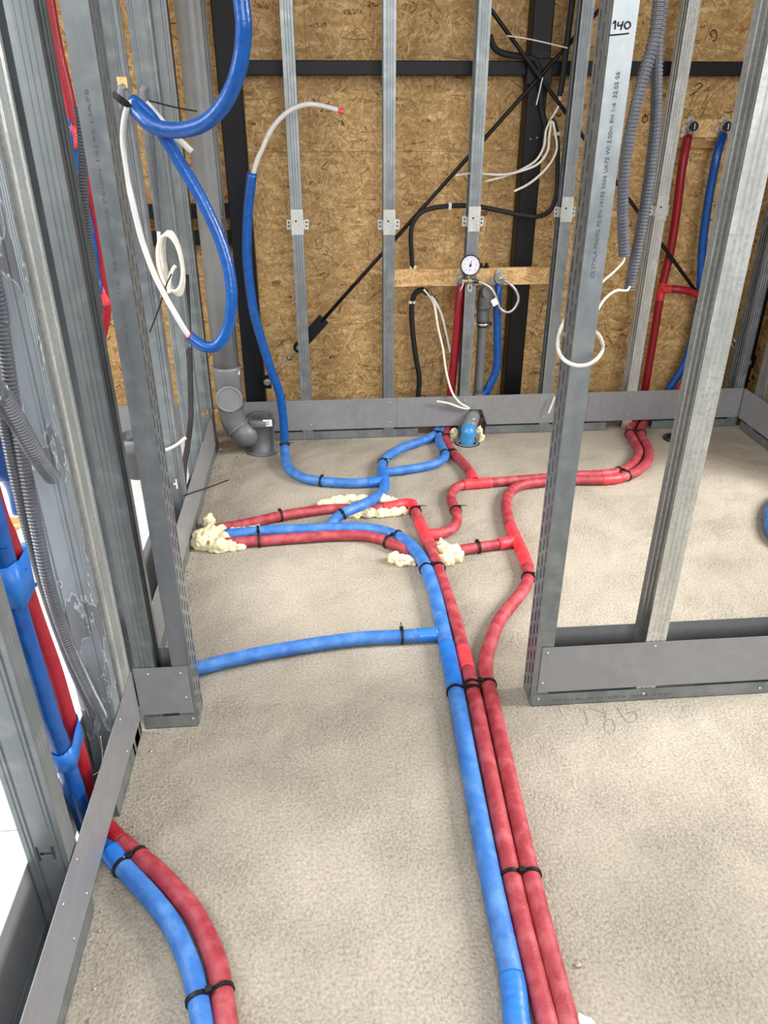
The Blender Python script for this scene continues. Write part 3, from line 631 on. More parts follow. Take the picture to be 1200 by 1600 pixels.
NR = cat(rise([sid(x, y, -.566) for x, y in ((-20, 760), (8, 838), (22, 875), (38, 925), (55, 975), (82, 1049), (103, 1118), (118, 1165), (129, 1205))])+[np.array([-.566, 1.268, .12]), np.array([-.557, 1.262, .055]), np.array([-.535, 1.252, .0265]), flr(190, 1316, RR+.001), flr(215, 1337, RR), flr(240, 1357, RR), flr(273, 1390, RR), flr(303, 1427, RR), flr(324, 1467, RR), flr(339, 1507, RR), flr(347, 1553, RR), flr(354, 1600, RR), flr(366, 1680, RR), flr(402, 1925, RR)], 8)
kr = near(NR, (190, 1316))[2]; MB().tube(NR[:kr+1], RR-.002, 18).build('upright_run', 'red', nr_); MB().tube(NR[kr:], RR, 18).build('floor_run', 'redfloor', nr_)
sleeve(NB, (172, 1330), (192, 1355), RR+.0025, 'bluetape', nb)
def tape_band(label, pa, pb, h, r):
    """adhesive tape wound round both upright pipes"""
    a, ta, _ = near(NB, pa); b, tb, _ = near(NR, pb); b = b-ta*((b-a)@ta); ax = (b-a)/np.linalg.norm(b-a); up_ = np.cross(ax, ta); L = []
    for q in np.linspace(-90, 90, 9): q = math.radians(q); L.append(b+r*(math.cos(q)*ax+math.sin(q)*up_))
    for q in np.linspace(90, 270, 9): q = math.radians(q); L.append(a+(r+.0015)*(math.cos(q)*ax+math.sin(q)*up_))
    n = len(L); L = np.array(L); k = np.sin(np.arange(n)*1.3)*.003
    vs = np.concatenate([L+ta*(h/2)+ta*k[:, None], L-ta*(h/2)-ta*k[::-1, None]])
    mb = MB().add(vs, [(i, (i+1) % n, n+(i+1) % n, n+i) for i in range(n)], True)
    o = mb.build('tape_band', 'bluetape'); sd = o.modifiers.new('thick', 'SOLIDIFY'); sd.thickness = .0008; return tag(o, label, 'tape')
tape_band('blue tape band round both upright pipes, upper one', (16, 909), (36, 915), .085, RR+.001)
tape_band('blue tape band round both upright pipes, just above the plate', (98, 1180), (120, 1175), .055, RR+.001)
fp = near(NR, (36, 905))[0]; f2 = sid(37, 878, -.535)
tag(MB().prism([(0, 0), (.02, .016), (.03, .03), (.022, .036), (.008, .03), (-.02, .01)], near(NR, (30, 898))[0]+np.array([.0, -.026, 0]), (1, 0, 0), (0, 0, 1), (0, -1, 0), .0009).build('tape_flap', 'bluetape'), 'loose blue tape end sticking out over the red pipe', 'tape')
# blue loop at the right edge
Pl = fpath([(1330, 745), (1260, 755), (1215, 780), (1203, 810), (1216, 842), (1270, 868), (1340, 880)], RB+.001); hose('blue insulated pipe bend at the right edge of the picture', 'blue_insulated_pipe', Pl, RB, 'bluefloor', 'insulated pipe')

# ties
tie('black tie round the two red pipes, just above the blue and red tie', [R1, R2], (747, 1067), RR)
tie('black tie round blue and red pipe below the taped joint', [B1, R1], (727, 1082), RB)
tie('black tie round the two red pipes in the foreground', [R1, R2], (814, 1371), RR)
tie('black tie round the foreground pair at the bottom edge', [NB, NR], (326, 1560), RR)
tie('black tie over the blue tape where the foreground pair leaves the wall', [NB, NR], (200, 1345), RR)
tie('black tie round the blue branch near the main run', [B5], (627, 995), RR)
tie('black tie where blue and red curve together above the foam', [B1, R2c], (616, 845), RB)
tie('black tie round blue and red right beside the foam lump', [B1, R1], (672, 886), RB)
tie('black tie on the red pipe below the taped corner', [R1], (654, 797), RR+.001)
tie('black tie on the winding red branch in the middle', [R1c], (712, 798), RR)
tie('black tie on the short red branch right of the foam', [R2b], (746, 855), RR, 0)
tie('black tie on the red pipe next to the perforated jamb', [R2], (825, 902), RR)
tie('black tie on the blue branch above its tee', [B2], (598, 724), RR)
tie('black tie on the curved blue branch left of the tee', [B4], (502, 752), RR, 0)
tie('black tie at the foot of the standing blue branch', [B4], (445, 695), RR)
tie('black tie on the red pipe leading to the left wall', [R1b], (439, 806), RR, 0)
tie('black tie round blue and red near the left wall foam', [B1, R2c], (407, 838), RB)
tie('black tie on the blue branch climbing over the red pipe', [B2], (535, 803), RR)
tie('black tie where two blue pipes pass under the far plate', [B2, B3], (680, 681), RR)
tie('black tie on the red pipe beside the sink drain', [R1d], (697, 684), RR)
tie('black tie joining blue bend and red pipe near the drain', [B3, R1d], (702, 708), RR)
tie('black tie round the right-hand red pair before its bend', [R1c, R2], (968, 741), RR)
tie('black tie round the right-hand red pair at the far plate', [R1c, R2], (988, 676), RR)

# ------------------------------------------------------------------ expanding foam
def foam(label, lumps, seed):
    mb = MB(); bm = bmesh.new(); bmesh.ops.create_icosphere(bm, subdivisions=3, radius=1)
    base = np.array([v.co[:] for v in bm.verts]); fs = [tuple(v.index for v in f.verts) for f in bm.faces]; bm.free()
    for i, (x, y, rx, rz) in enumerate(lumps):
        c = flr(x, y, rz*.5); sc_ = np.array([rx, rx*.8, rz]); vs = []
        for b in base:
            q = Vector(b*1.7+np.array([seed*3.1+i*1.7, 0, 0])); d = 1+.28*noise.noise(q)+.14*noise.noise(q*3)
            p = c+b*sc_*d; p[2] = max(p[2], .0005); vs.append(p)
        mb.add(vs, fs, True)
    o = mb.build('expanding_foam', 'foam', fix=False); rm = o.modifiers.new('merge', 'REMESH'); rm.mode = 'VOXEL'; rm.voxel_size = .003; rm.use_smooth_shade = True
    tx = bpy.data.textures.get('foam') or bpy.data.textures.new('foam', 'CLOUDS'); tx.noise_scale = .016; tx.noise_depth = 2
    dm = o.modifiers.new('bubbles', 'DISPLACE'); dm.texture = tx; dm.strength = .014; dm.mid_level = .5
    return tag(o, label, 'foam', 'lumps of expanding foam')
foam('cream foam mass where three pipes enter the left wall', [(326, 818, .03, .04), (318, 846, .045, .05), (330, 838, .04, .045), (345, 834, .035, .035), (342, 853, .04, .035), (360, 853, .03, .025), (376, 855, .02, .018), (366, 826, .045, .02), (395, 824, .03, .014), (352, 842, .03, .03)], 1)
foam('cream foam strip behind the crossing of blue and red', [(508, 788, .035, .022), (528, 785, .04, .028), (548, 782, .035, .028), (566, 782, .035, .025), (598, 784, .04, .028), (612, 785, .03, .02)], 2)
foam('thin cream foam strip in front of the taped red corner', [(556, 803, .03, .018), (576, 802, .035, .022), (597, 802, .035, .02), (616, 801, .03, .022), (630, 799, .022, .018)], 3)
foam('small cream foam lump left of the main blue pipe', [(617, 873, .028, .025), (630, 877, .03, .026), (641, 879, .02, .02)], 4)
foam('rounded cream foam lump right of the red pipe', [(694, 860, .03, .035), (706, 866, .035, .04), (714, 870, .025, .035), (697, 876, .03, .03), (688, 853, .014, .03)], 5)

# ================================================================== WASTE PIPES
wp = thing('waste_pipe', 'thick grey waste pipe with capped branch in the left corner', 'waste pipe', flr(413, 706))
yp = 3.40; top = bck(299.5, 0, yp); bot = bck(352, 575, yp); xw = float((top[0]+bot[0])/2); rw = .057
MB().tube(cat([(xw, yp, bot[2]-.02), (xw, yp, 2.5)], 4), rw, 28).build('vertical_pipe', 'pvc', wp)
zs = float(bck(352, 575, yp)[2]); ze = float(bck(352, 618, yp)[2])
MB().lathe((xw, yp, zs), (0, 0, -1), [(-.012, rw), (-.012, rw+.007), (.0, rw+.009), (.012, rw+.007), (.05, rw+.005), (.055, rw+.002), (zs-ze+.06, rw+.002)], 28).build('socket', 'pvc', wp)
cdir = np.array([.08, -.97, .12]); cdir /= np.linalg.norm(cdir); cc = bck(359, 620, yp-.05)
MB().lathe(np.array([xw, yp, cc[2]-.01]), cdir, [(0, .05), (.06, .052), (.062, .059), (.092, .060), (.094, .052), (.090, .050), (.090, 0)], 28).build('inspection_cap', 'pvc', wp, 'round inspection cap')
foot = flr(411, 703); e0 = np.array([xw, yp, ze-.03]); e1 = e0+np.array([.015, -.005, -.075]); dirn = np.array([foot[0]-xw, foot[1]-yp, 0]); 
P = cat([e0+[0, 0, .05], e0, np.array([xw+.004, yp, .185]), np.array([xw+.022, yp-.003, .135]), np.array([xw+.062, yp-.012, .098]), np.array([foot[0]-.055, foot[1]+.016, .080]), np.array([foot[0], foot[1]+.012, .066])], 8)
MB().tube(P, np.interp(np.arange(len(P)), [0, len(P)*.55, len(P)-1], [rw+.001, rw+.001, rw-.005]), 28).build('elbow', 'pvcdark', wp)
for q in (.20, .50):
    i = int(q*len(P)); d = P[i+1]-P[i]; MB().lathe(P[i], d, [(-.006, rw+.001), (-.005, rw+.008), (.008, rw+.008), (.009, rw+.001)], 28).build('socket_ring', 'pvcdark', wp)
ch = float(bck(410, 650, foot[1])[2])
MB().lathe((foot[0], foot[1], .0005), (0, 0, 1), [(0, .082), (.006, .082), (.01, .064), (.012, .061), (ch-.035, .061), (ch-.033, .068), (ch-.028, .071), (ch-.006, .071), (ch, .066), (ch+.001, .05), (ch-.004, .045), (ch-.004, 0)], 32).build('capped_branch', 'pvcdark', wp)
la = bck(418, 661, foot[1]-.063)
stk = MB().obox(la, (.021, 0, 0), (0, .0018, 0), (0, 0, .016)).build('sticker', 'label', wp); 
for dz in (-.008, -.004, .002, .007): MB().obox(la+np.array([-.004+.002*dz*100*.1, -.002, dz]), (.012, 0, 0), (0, .0004, 0), (0, 0, .001)).build('sticker_print', 'inkgrey', stk)
lb = bck(369, 584, yp-rw+.01); MB().obox((xw+.052, yp-.034, lb[2]), (.006, .006, 0), (.001, -.001, 0), (0, 0, .009)).build('sticker', 'label', wp)
text('PP-HT  DN110  EN 1451-1  SN4  2021   PP-HT  DN110  EN 1451-1  SN4  2021', .009, (xw+.0505, yp-.0300, .62), (0, 0, 1), (-.52, -.86, 0), wp, m='navy', sx=1.6)
for a in (-24, -40):
    q = math.radians(a); MB().box(-.0008, .0008, -.0006, .0006, .50, 2.4).build('printed_line', 'navy', wp).matrix_parent_inverse = Matrix.Translation(Vector((xw+rw*math.cos(q), yp+rw*math.sin(q), 0))-wp.location)

sw = thing('sink_drain', 'slim grey drain pipe with clamp and blue elbow below the gauge', 'waste pipe', drain)
ys_ = 3.58; pt = [bck(*p, ys_) for p in ((763, 452), (759, 462), (757, 476), (754, 510), (749, 560), (746, 600))]; xs_ = float(np.mean([p[0] for p in pt[2:5]]))
zt = pt[1][2]
MB().tube(cat([(xs_, ys_, zt-.03), (xs_, ys_, .16)], 6), .0225, 20).build('vertical_pipe', 'pvcdark', sw)
MB().tube(cat([(xs_, ys_, zt-.12), (xs_, ys_, zt-.02), (xs_, ys_-.004, zt+.01), (xs_+.004, ys_-.03, zt+.03), (xs_+.008, ys_-.06, zt+.03)], 6), .030, 20).build('elbow', 'pvcdark', sw)
MB().lathe((xs_, ys_, zt-.05), (0, 0, -1), [(-.008, .030), (-.006, .034), (.006, .034), (.008, .030), (.07, .028), (.072, .0215)], 20).build('socket', 'pvcdark', sw)
zc = float(bck(752, 506, ys_)[2])
MB().lathe((xs_, ys_, zc-.011), (0, 0, 1), [(0, .0225), (0, .029), (.022, .029), (.022, .0225)], 20).build('clamp_rubber', 'gasket', sw)
MB().lathe((xs_, ys_, zc-.006), (0, 0, 1), [(0, .0285), (0, .0305), (.012, .0305), (.012, .0285)], 20).build('clamp_band', 'chrome', sw)
for s in (-1, 1): MB().obox((xs_+s*.034, ys_, zc), (.009, 0, 0), (0, .005, 0), (0, 0, .008)).build('clamp_ear', 'chrome' if s < 0 else 'gasket', sw, bevel=.0015)
# lower bend through the cut-out in the plate
q0 = bck(741, 643, YB+.03); q1 = bck(737, 657, YB-.035); q2 = bck(732, 673, YB-.09)
MB().tube(cat([(xs_, ys_, .2), (xs_-.003, ys_-.005, .17), q0, q1], 6), .028, 18).build('lower_bend', 'pvcdark', sw)
MB().lathe(q1, q2-q1, [(-.035, .029), (-.033, .034), (-.01, .034), (.03, .035), (.05, .034), (.052, .030)], 20).build('socket', 'pvc', sw)
MB().tube(cat([q1+(q2-q1)*.6, q2, (q2+np.array([drain[0], drain[1], .05]))/2+np.array([0, -.012, .01]), (drain[0], drain[1], .02), (drain[0], drain[1]+.004, -.04)], 6), .034, 20).build('blue_elbow', 'bluecap', sw, 'bright blue elbow end')
MB().lathe(q2-(q2-q1)*.25, q2-q1, [(0, .034), (.002, .038), (.02, .038), (.022, .034)], 20).build('blue_socket_ring', 'bluecap', sw)
MB().obox(q1+np.array([-.004, -.028, .014]), (.012, 0, 0), (0, .002, .001), (0, -.004, .007)).build('sticker', 'label', sw)
MB().lathe((drain[0], drain[1], -.01), (0, 0, 1), [(0, .056), (.014, .056), (.016, .058), (.016, .048), (0, .048)], 28).build('floor_collar', 'chrome', sw)
foam('broken cream foam left of the blue drain elbow', [(709, 679, .022, .035), (703, 686, .014, .02)], 6)
foam('broken cream foam right of the blue drain elbow', [(748, 680, .02, .045), (752, 685, .018, .03)], 7)
tag(MB().lathe(flr(1052, 686), (0, 0, 1), [(0, .05), (.012, .05), (.014, .035), (.002, .03), (.002, 0)], 20).build('drain_cap', 'gasket'), 'black round drain cap on the floor behind the bright stud', 'drain cap')

# pipe stub in the left room
ps = bck(208, 690, 3.2)
tag(MB().lathe((ps[0]+.01, 3.2, .0), (0, 0, 1), [(0, .062), (ps[2]-.04, .062), (ps[2]-.04, .072), (ps[2]+.03, .072), (ps[2]+.03, .062), (ps[2]-.03, .058), (.01, .058), (.01, 0)], 28).build('pipe_stub', 'pvcdark'), 'open grey pipe stub standing in the room beyond the left wall', 'pipe')
sb = flr(18, 832); tag(MB().prism([(-.14, -.10), (.05, -.09), (.03, .0), (.07, .09), (-.14, .10)], (sb[0]-.02, sb[1], .0005), (1, 0, 0), (0, 1, 0), (0, 0, 1), .018).build('board_offcut', 'osbl', bevel=.001), 'strand board offcut lying on the white boards', 'board offcut')
cw = [flr(x, y, .006) for x, y in ((42, 918), (52, 915), (60, 911))]; hose('short black offcut of cable on the white boards', 'cable_offcut', cat(cw), .006, 'cable', 'cable')

# ================================================================== SINK WALL: boards, fittings, gauge, hose
mbz0, mbz1 = float(bck(740, 447, 3.60)[2]), float(bck(740, 420.5, 3.60)[2])
xa, xb = .342, float(bck(873, 430, 3.60)[0])
bd = thing('mounting_board', 'light strand board strip across the studs under the gauge', 'board', ((xa+xb)/2, 3.60, mbz0))
MB().box(xa, xb, 3.615, 3.637, mbz0, mbz1).build('board', 'osbl', bd)
fk = flakes(xa, xb, mbz0, mbz1, 3.6148, 330, .09).build('wood_flakes', 'strandl', bd, fix=False); fk['kind'] = 'stuff'
u0, u1 = bck(1062, 215, 3.72), bck(1150, 186, 3.72)
b2 = thing('mounting_board', 'light strand board piece behind the plugged red and blue outlets', 'board', ((u0[0]+u1[0])/2, 3.73, u0[2]))
MB().box(u0[0], u1[0], 3.712, 3.73, u0[2], u1[2]).build('board', 'osbl', b2)
fk = flakes(u0[0], u1[0], u0[2], u1[2], 3.7118, 170, .09).build('wood_flakes', 'strandl', b2, fix=False); fk['kind'] = 'stuff'
u2 = bck(1150, 231, 3.735)
tag(MB().box(u0[0], u1[0], 3.735, 3.755, u2[2], u0[2]-.002).build('mounting_board', 'osb'), 'darker strand board strip below the plugged outlets', 'board')

def outlet(label, px, Y, plug=None):
    c = bck(*px, Y); t = thing('wall_outlet', label, 'pipe fitting', c, 'wall outlet fittings'); poly = []
    for k in range(3): # three-lobed fixing plate
        a = math.radians(90+120*k)
        for d in (-28, -10, 10, 28): poly.append((.040*math.cos(a+math.radians(d)*.6), .040*math.sin(a+math.radians(d)*.6)))
        poly.append((.022*math.cos(a+math.radians(60)), .022*math.sin(a+math.radians(60))))
    MB().prism(poly, c, (1, 0, 0), (0, 0, 1), (0, -1, 0), .004).build('fixing_plate', 'chrome', t, bevel=.001)
    for k in range(3): a = math.radians(90+120*k); screw(c+np.array([.027*math.cos(a), -.004, .027*math.sin(a)]), (0, -1, 0), t, .004)
    MB().lathe(c, (0, -1, 0), [(.002, .023), (.026, .023), (.028, .021), (.028, .014), (.02, .013), (.02, 0)], 20).build('boss', 'chrome', t)
    MB().lathe(c+np.array([0, -.014, 0]), (0, 0, -1), [(.0, .012), (.035, .012), (.036, .01), (.045, .01)], 16).build('spigot', 'chrome', t)
    if plug:
        pg = MB().lathe(c+np.array([0, -.026, 0]), (0, -1, 0), [(0, .018), (.02, .0195), (.022, .018), (.022, 0)], 18).build('plug', 'gasket', t, 'black plastic plug')
        MB().obox(c+np.array([0, -.049, 0]), (.002, 0, 0), (0, .002, 0), (0, 0, .012)).build('plug_slot', 'dial', pg)
    return c
cR = outlet('nickel wall outlet on top of the red pipe, carrying the gauge', (722, 435), 3.612)
cB = outlet('nickel wall outlet on top of the blue pipe, carrying the flexible hose', (779, 434), 3.612)
cr2 = outlet('nickel wall outlet with black plug above the red riser', (1078, 197), 3.708, True)
cb2 = outlet('nickel wall outlet with black plug above the blue riser', (1130, 197), 3.708, True)

g = thing('pressure_gauge', 'round pressure gauge with white dial and brass valve below', 'pressure gauge', bck(733, 452, 3.53))
gy = 3.50; gc = bck(735, 414.5, gy); GS = 1.15; ax = np.array([-.08, -1, .10]); ax /= np.linalg.norm(ax)
MB().lathe(gc, ax, [(-.024, 0), (-.024, .038), (-.02, .044), (0, .045), (.004, .045), (.005, .042), (.002, .0405), (.002, 0)], 36).build('case', 'navy', g)
dl = MB().lathe(gc+ax*.0022, ax, [(0, .0405), (.0008, .0405), (.0008, 0)], 36).build('dial', 'dial', g)
gx = np.cross(np.array([0, 0, 1.]), -ax); gx = np.cross(ax, [0, 0, 1]); gx /= np.linalg.norm(gx); gx = gx if gx[0] > 0 else -gx; gz = np.cross(gx, -ax); gz = gz if gz[2] > 0 else -gz
mb = MB()
for k in range(41):
    a = math.radians(225-270*k/40); dvec = gx*math.cos(a)+gz*math.sin(a); n_ = gx*-math.sin(a)+gz*math.cos(a); l = .006 if k % 5 == 0 else .003
    mb.obox(gc+ax*.0033+dvec*(.038-l/2), dvec*l/2, n_*.0004, ax*.0002)
mb.build('scale_marks', 'ink', dl)
for k, s in enumerate(('0', '2', '4', '6', '8', '10')):
    a = math.radians(225-270*k/5); p = gc+ax*.0033+(gx*math.cos(a)+gz*math.sin(a))*.0262-gx*.003-gz*.0025; text(s, .0085, p, gx, gz, dl, 'ink', 'numeral', .0001)
text('bar', .007, gc+ax*.0033-gz*.022-gx*.006, gx, gz, dl, 'ink', 'unit', .0001)
a = math.radians(80); dv = gx*math.cos(a)+gz*math.sin(a); nv = -gx*math.sin(a)+gz*math.cos(a)
MB().add([gc+ax*.0042+dv*.026, gc+ax*.0042+nv*.0022-dv*.008, gc+ax*.0042-nv*.0022-dv*.008, gc+ax*.0048+dv*.026, gc+ax*.0048+nv*.0022-dv*.008, gc+ax*.0048-nv*.0022-dv*.008], [(0, 1, 2), (5, 4, 3), (0, 3, 4, 1), (1, 4, 5, 2), (2, 5, 3, 0)]).build('needle', 'ink', g); nd = g.children[-1] if False else bpy.data.objects['needle']
MB().lathe(gc+ax*.0035, ax, [(0, .005), (.002, .005), (.0024, 0)], 14).build('needle_hub', 'ink', nd)
vb = np.array([gc[0]-.002, gy+.012, bck(733, 440, gy)[2]])
MB().lathe(gc-gz*.038+np.array([0, .012, 0]), (0, 0, -1), [(0, .007), (.006, .007), (.006, .010), (.018, .010), (.018, .007), (.03, .007)], 6, smooth=False).build('stem_nut', 'brass', g)
MB().lathe(vb+np.array([-.032, .0, 0]), (1, 0, 0), [(0, .012), (.012, .012), (.012, .010), (.03, .010), (.03, .014), (.044, .014), (.044, .009), (.056, .009)], 8, smooth=False).build('valve_body', 'brass', g)
MB().tube(cat([cR+np.array([0, -.018, 0]), vb+np.array([-.02, 0.02, 0]), vb], 5), .009, 12).build('connector', 'brass', g)
MB().tube(cat([vb+np.array([-.028, -.012, .0]), vb+np.array([-.03, -.022, -.015]), vb+np.array([-.042, -.024, -.04])], 5), .003, 8).build('lever', 'chrome', g)
MB().tube(cat([vb+np.array([.0, -.012, -.01]), vb+np.array([-.006, -.016, -.03]), vb+np.array([.006, -.016, -.044]), vb+np.array([.014, -.014, -.03]), vb+np.array([.008, -.012, -.012])], 5), .0032, 8).build('drain_cock', 'chrome', g)
fh = thing('flexible_hose', 'looped braided hose from the gauge valve to the blue outlet', 'hose', bck(790, 490, 3.53))
hp = cat([vb+np.array([.022, 0, 0])]+[bck(*p, 3.515) for p in ((749, 441), (757, 444), (766, 450), (773, 460), (777, 471), (781, 481), (788, 487), (797, 487), (805, 480), (810, 467), (806, 454), (797, 444), (788, 438))]+[cB+np.array([.002, -.03, 0])], 6)
MB().tube(resample(hp, .003), np.array([.0062+.0004*(i % 2) for i in range(len(resample(hp, .003)))]), 10).build('braid', 'chrome', fh)
MB().lathe(hp[1], hp[4]-hp[1], [(-.01, .009), (.012, .009), (.012, .0075), (.02, .0075)], 8, smooth=False).build('end_nut', 'gasket', fh)
MB().lathe(hp[-1], hp[-2]-hp[-1], [(-.014, .012), (.008, .012), (.008, .008), (.02, .008)], 6, smooth=False).build('end_nut', 'chrome', fh)
MB().obox(bck(773, 472, 3.505), (.012, 0, .007), (0, .0006, 0), (-.008, 0, .014)).build('paper_tag', 'label', fh)
for px, lab in (((751, 418), 'small black plug lying on the mounting board beside the gauge'), ((760, 417), 'black plug lying on the mounting board right of the gauge')):
    c = bck(px[0], px[1], 3.625); tag(MB().lathe((c[0], 3.625, mbz1+.0005), (0, 0, 1), [(0, .013), (.008, .013), (.008, .009), (.02, .009), (.022, .006)], 14).build('pipe_plug', 'gasket'), lab, 'plug')

rp = [cR+np.array([0, -.014, -.03])]+[bck(*p, 3.585) for p in ((718, 470), (714, 520), (709, 570), (704, 618), (702, 640))]
t = thing('red_insulated_pipe', 'red insulated riser hanging from the gauge outlet', 'insulated pipe', rp[-1]); Pq = cat(rp); MB().tube(Pq, .0205, 16).build('insulation', 'red', t)
MB().tube(cat([bck(712, 447, 3.56), bck(707, 465, 3.56), bck(704, 483, 3.56)]), .003, 6).build('torn_strip', 'red', t)
bp = [cB+np.array([0, -.014, -.03])]+[bck(*p, 3.585) for p in ((777, 470), (777, 520), (777, 560), (773, 585), (764, 603), (755, 616))]+[np.array([.66, 3.585, .12])]
t = thing('blue_insulated_pipe', 'blue insulated riser hanging from the hose outlet', 'insulated pipe', bp[-1]); MB().tube(cat(bp), .019, 16).build('insulation', 'blue', t)
# right-hand risers
t = thing('red_insulated_pipe', 'tall red riser with a taped tee in the far right bay', 'insulated pipe', bck(1003, 640, 3.60))
RP = cat([cr2+np.array([-.006, -.014, -.04])]+[bck(*p, 3.66) for p in ((1066, 260), (1056, 340), (1046, 400), (1034, 450), (1024, 510), (1014, 570), (1005, 625))], 6); MB().tube(RP, .0195, 16).build('insulation', 'red', t)
RQ = cat([bck(1035, 452, 3.655)]+[bck(*p, 3.62) for p in ((1058, 452), (1080, 456), (1096, 466), (1104, 490), (1098, 535), (1082, 575), (1062, 607), (1050, 625))], 6); MB().tube(RQ, .0185, 16).build('branch', 'red', t)
sleeve(RP, (1037, 438), (1030, 468), .0205, 'redtape', t); sleeve(RQ, (1036, 452), (1050, 452), .0198, 'redtape', t)
t = thing('blue_insulated_pipe', 'tall blue riser curving down in the far right bay', 'insulated pipe', bck(1040, 620, 3.60))
MB().tube(cat([cb2+np.array([0, -.014, -.035])]+[bck(*p, 3.65) for p in ((1121, 240), (1111, 290), (1103, 340), (1097, 390), (1095, 440))]+[bck(*p, 3.66) for p in ((1090, 495), (1080, 540), (1066, 575), (1046, 607), (1036, 620))], 6), .02, 16).build('insulation', 'blue', t)
MB().tube(cat([cb2+np.array([0, -.014, -.02]), cb2+np.array([0, -.014, -.06])], 2), .008, 10).build('white_pipe_end', 'pex', t)

# ================================================================== CABLES AND CONDUITS ON THE FAR WALL
CY = 3.648
def clip(label, px, Y, sx=.016, sz=.007):
    c = bck(*px, Y); return tag(MB().obox(c, (sx, 0, 0), (0, .012, 0), (0, 0, sz)).build('cable_clip', 'wire', bevel=.003), label, 'cable clip', 'white cable clips')
hose('black cable looping from the mounting board to the white wire bundle', 'cable', cat([bck(646, 440, 3.65), bck(645, 425, 3.65), bck(644, 410, 3.635)]+[bck(*p, 3.617) for p in ( (642, 380), (643, 357), (650, 340), (666, 328), (700, 322), (740, 322), (780, 329), (815, 336), (842, 338), (860, 328), (869, 305), (871, 270), (871, 230), (868, 200), (862, 186))]), .0105, 'cable', 'cable', seg=12)
hose('thick black cable dropping from above beside the column', 'cable', cat([bck(*p, 3.617) for p in ((914, -200), (898, -30), (892, 20), (885, 75), (878, 130), (874, 150))]), .0125, 'cable', 'cable', seg=12)
hose('grey wire continuing below the thick black cable to the bundle', 'wire', cat([bck(*p, 3.62) for p in ((875, 150), (873, 165), (866, 178), (860, 188))]), .005, 'wire', 'wire')
hose('black cable curving into the cross brace from the left', 'cable', cat([bck(*p, 3.65) for p in ((765, 55), (772, 74), (785, 83), (805, 87), (826, 90), (840, 100), (845, 140), (846, 170), (852, 195), (850, 215))]), .0125, 'cable', 'cable', seg=12)
hose('black cable below the mounting board running down behind the plate', 'cable', cat([bck(*p, CY) for p in ((668, 458), (660, 453), (650, 457), (645, 468), (643, 485), (645, 520), (650, 560), (655, 590), (653, 625), (651, 640))]), .0125, 'cable', 'cable', seg=12)
clip('white clip on the black cable left of the gauge stud', (703, 322), 3.617, .007, .016); clip('white clip on the black cable below the wire bundle', (869, 209), 3.617)
clip('white clip on the black cable on top of the mounting board', (645, 417), 3.645); clip('white clip on the black cable under the mounting board', (643.5, 472), CY)
for i, (pts, lab) in enumerate((([(860, 188), (853, 205), (850, 228), (838, 250), (815, 265), (790, 275), (757, 284)], 'white wire of the bundle reaching left to the stud, lower one'), ([(862, 188), (858, 215), (856, 235), (842, 255), (818, 266), (785, 273), (740, 271), (712, 274)], 'white wire of the bundle reaching furthest left'), ([(864, 190), (868, 210), (870, 232), (862, 252), (845, 272), (825, 288), (803, 299)], 'white wire of the bundle with a free end'))):
    hose(lab, 'wire', cat([bck(*p, 3.60-.01*i) for p in pts]), .0052, 'wire', 'wire', 'white wires of the upper bundle', 8)
hose('thin pale wire strung across the upper brace', 'wire', cat([bck(*p, 3.585) for p in ((792, 56), (815, 59), (845, 65), (870, 71), (887, 75))]), .0028, 'wire', 'wire', None, 6)
hose('short pale wire hanging from the cross of the braces', 'wire', cat([bck(*p, 3.595) for p in ((848, 121), (843, 142), (838, 164))]), .0028, 'wire', 'wire', None, 6)
hose('long white wire hanging over the far plate to the drain', 'wire', cat([bck(*p, Y) for p, Y in (((662, 452), 3.63), (672, 464) and ((672, 464), 3.62), ((679, 478), 3.60), ((684, 510), 3.58), ((692, 545), 3.56), ((697, 580), 3.54), ((706, 612), 3.51), ((718, 629), 3.50), ((733, 638), 3.51), ((720, 637), 3.505), ((700, 630), 3.50), ((682, 627), 3.50))], 6), .0058, 'wire', 'wire', 'white wires under the mounting board', 8)
hose('short white wire with a free end left of the red riser', 'wire', cat([bck(*p, 3.60) for p in ((674, 463), (684, 478), (691, 495), (697, 520), (704, 552))]), .0058, 'wire', 'wire', 'white wires under the mounting board', 8)
tag(MB().tube(cat([bck(*p, 3.61) for p in ((672, 452), (677, 463), (682, 461))], 4), .0022, 6).build('cable_tie', 'tie'), 'black tie gathering the wires under the mounting board', 'cable tie')

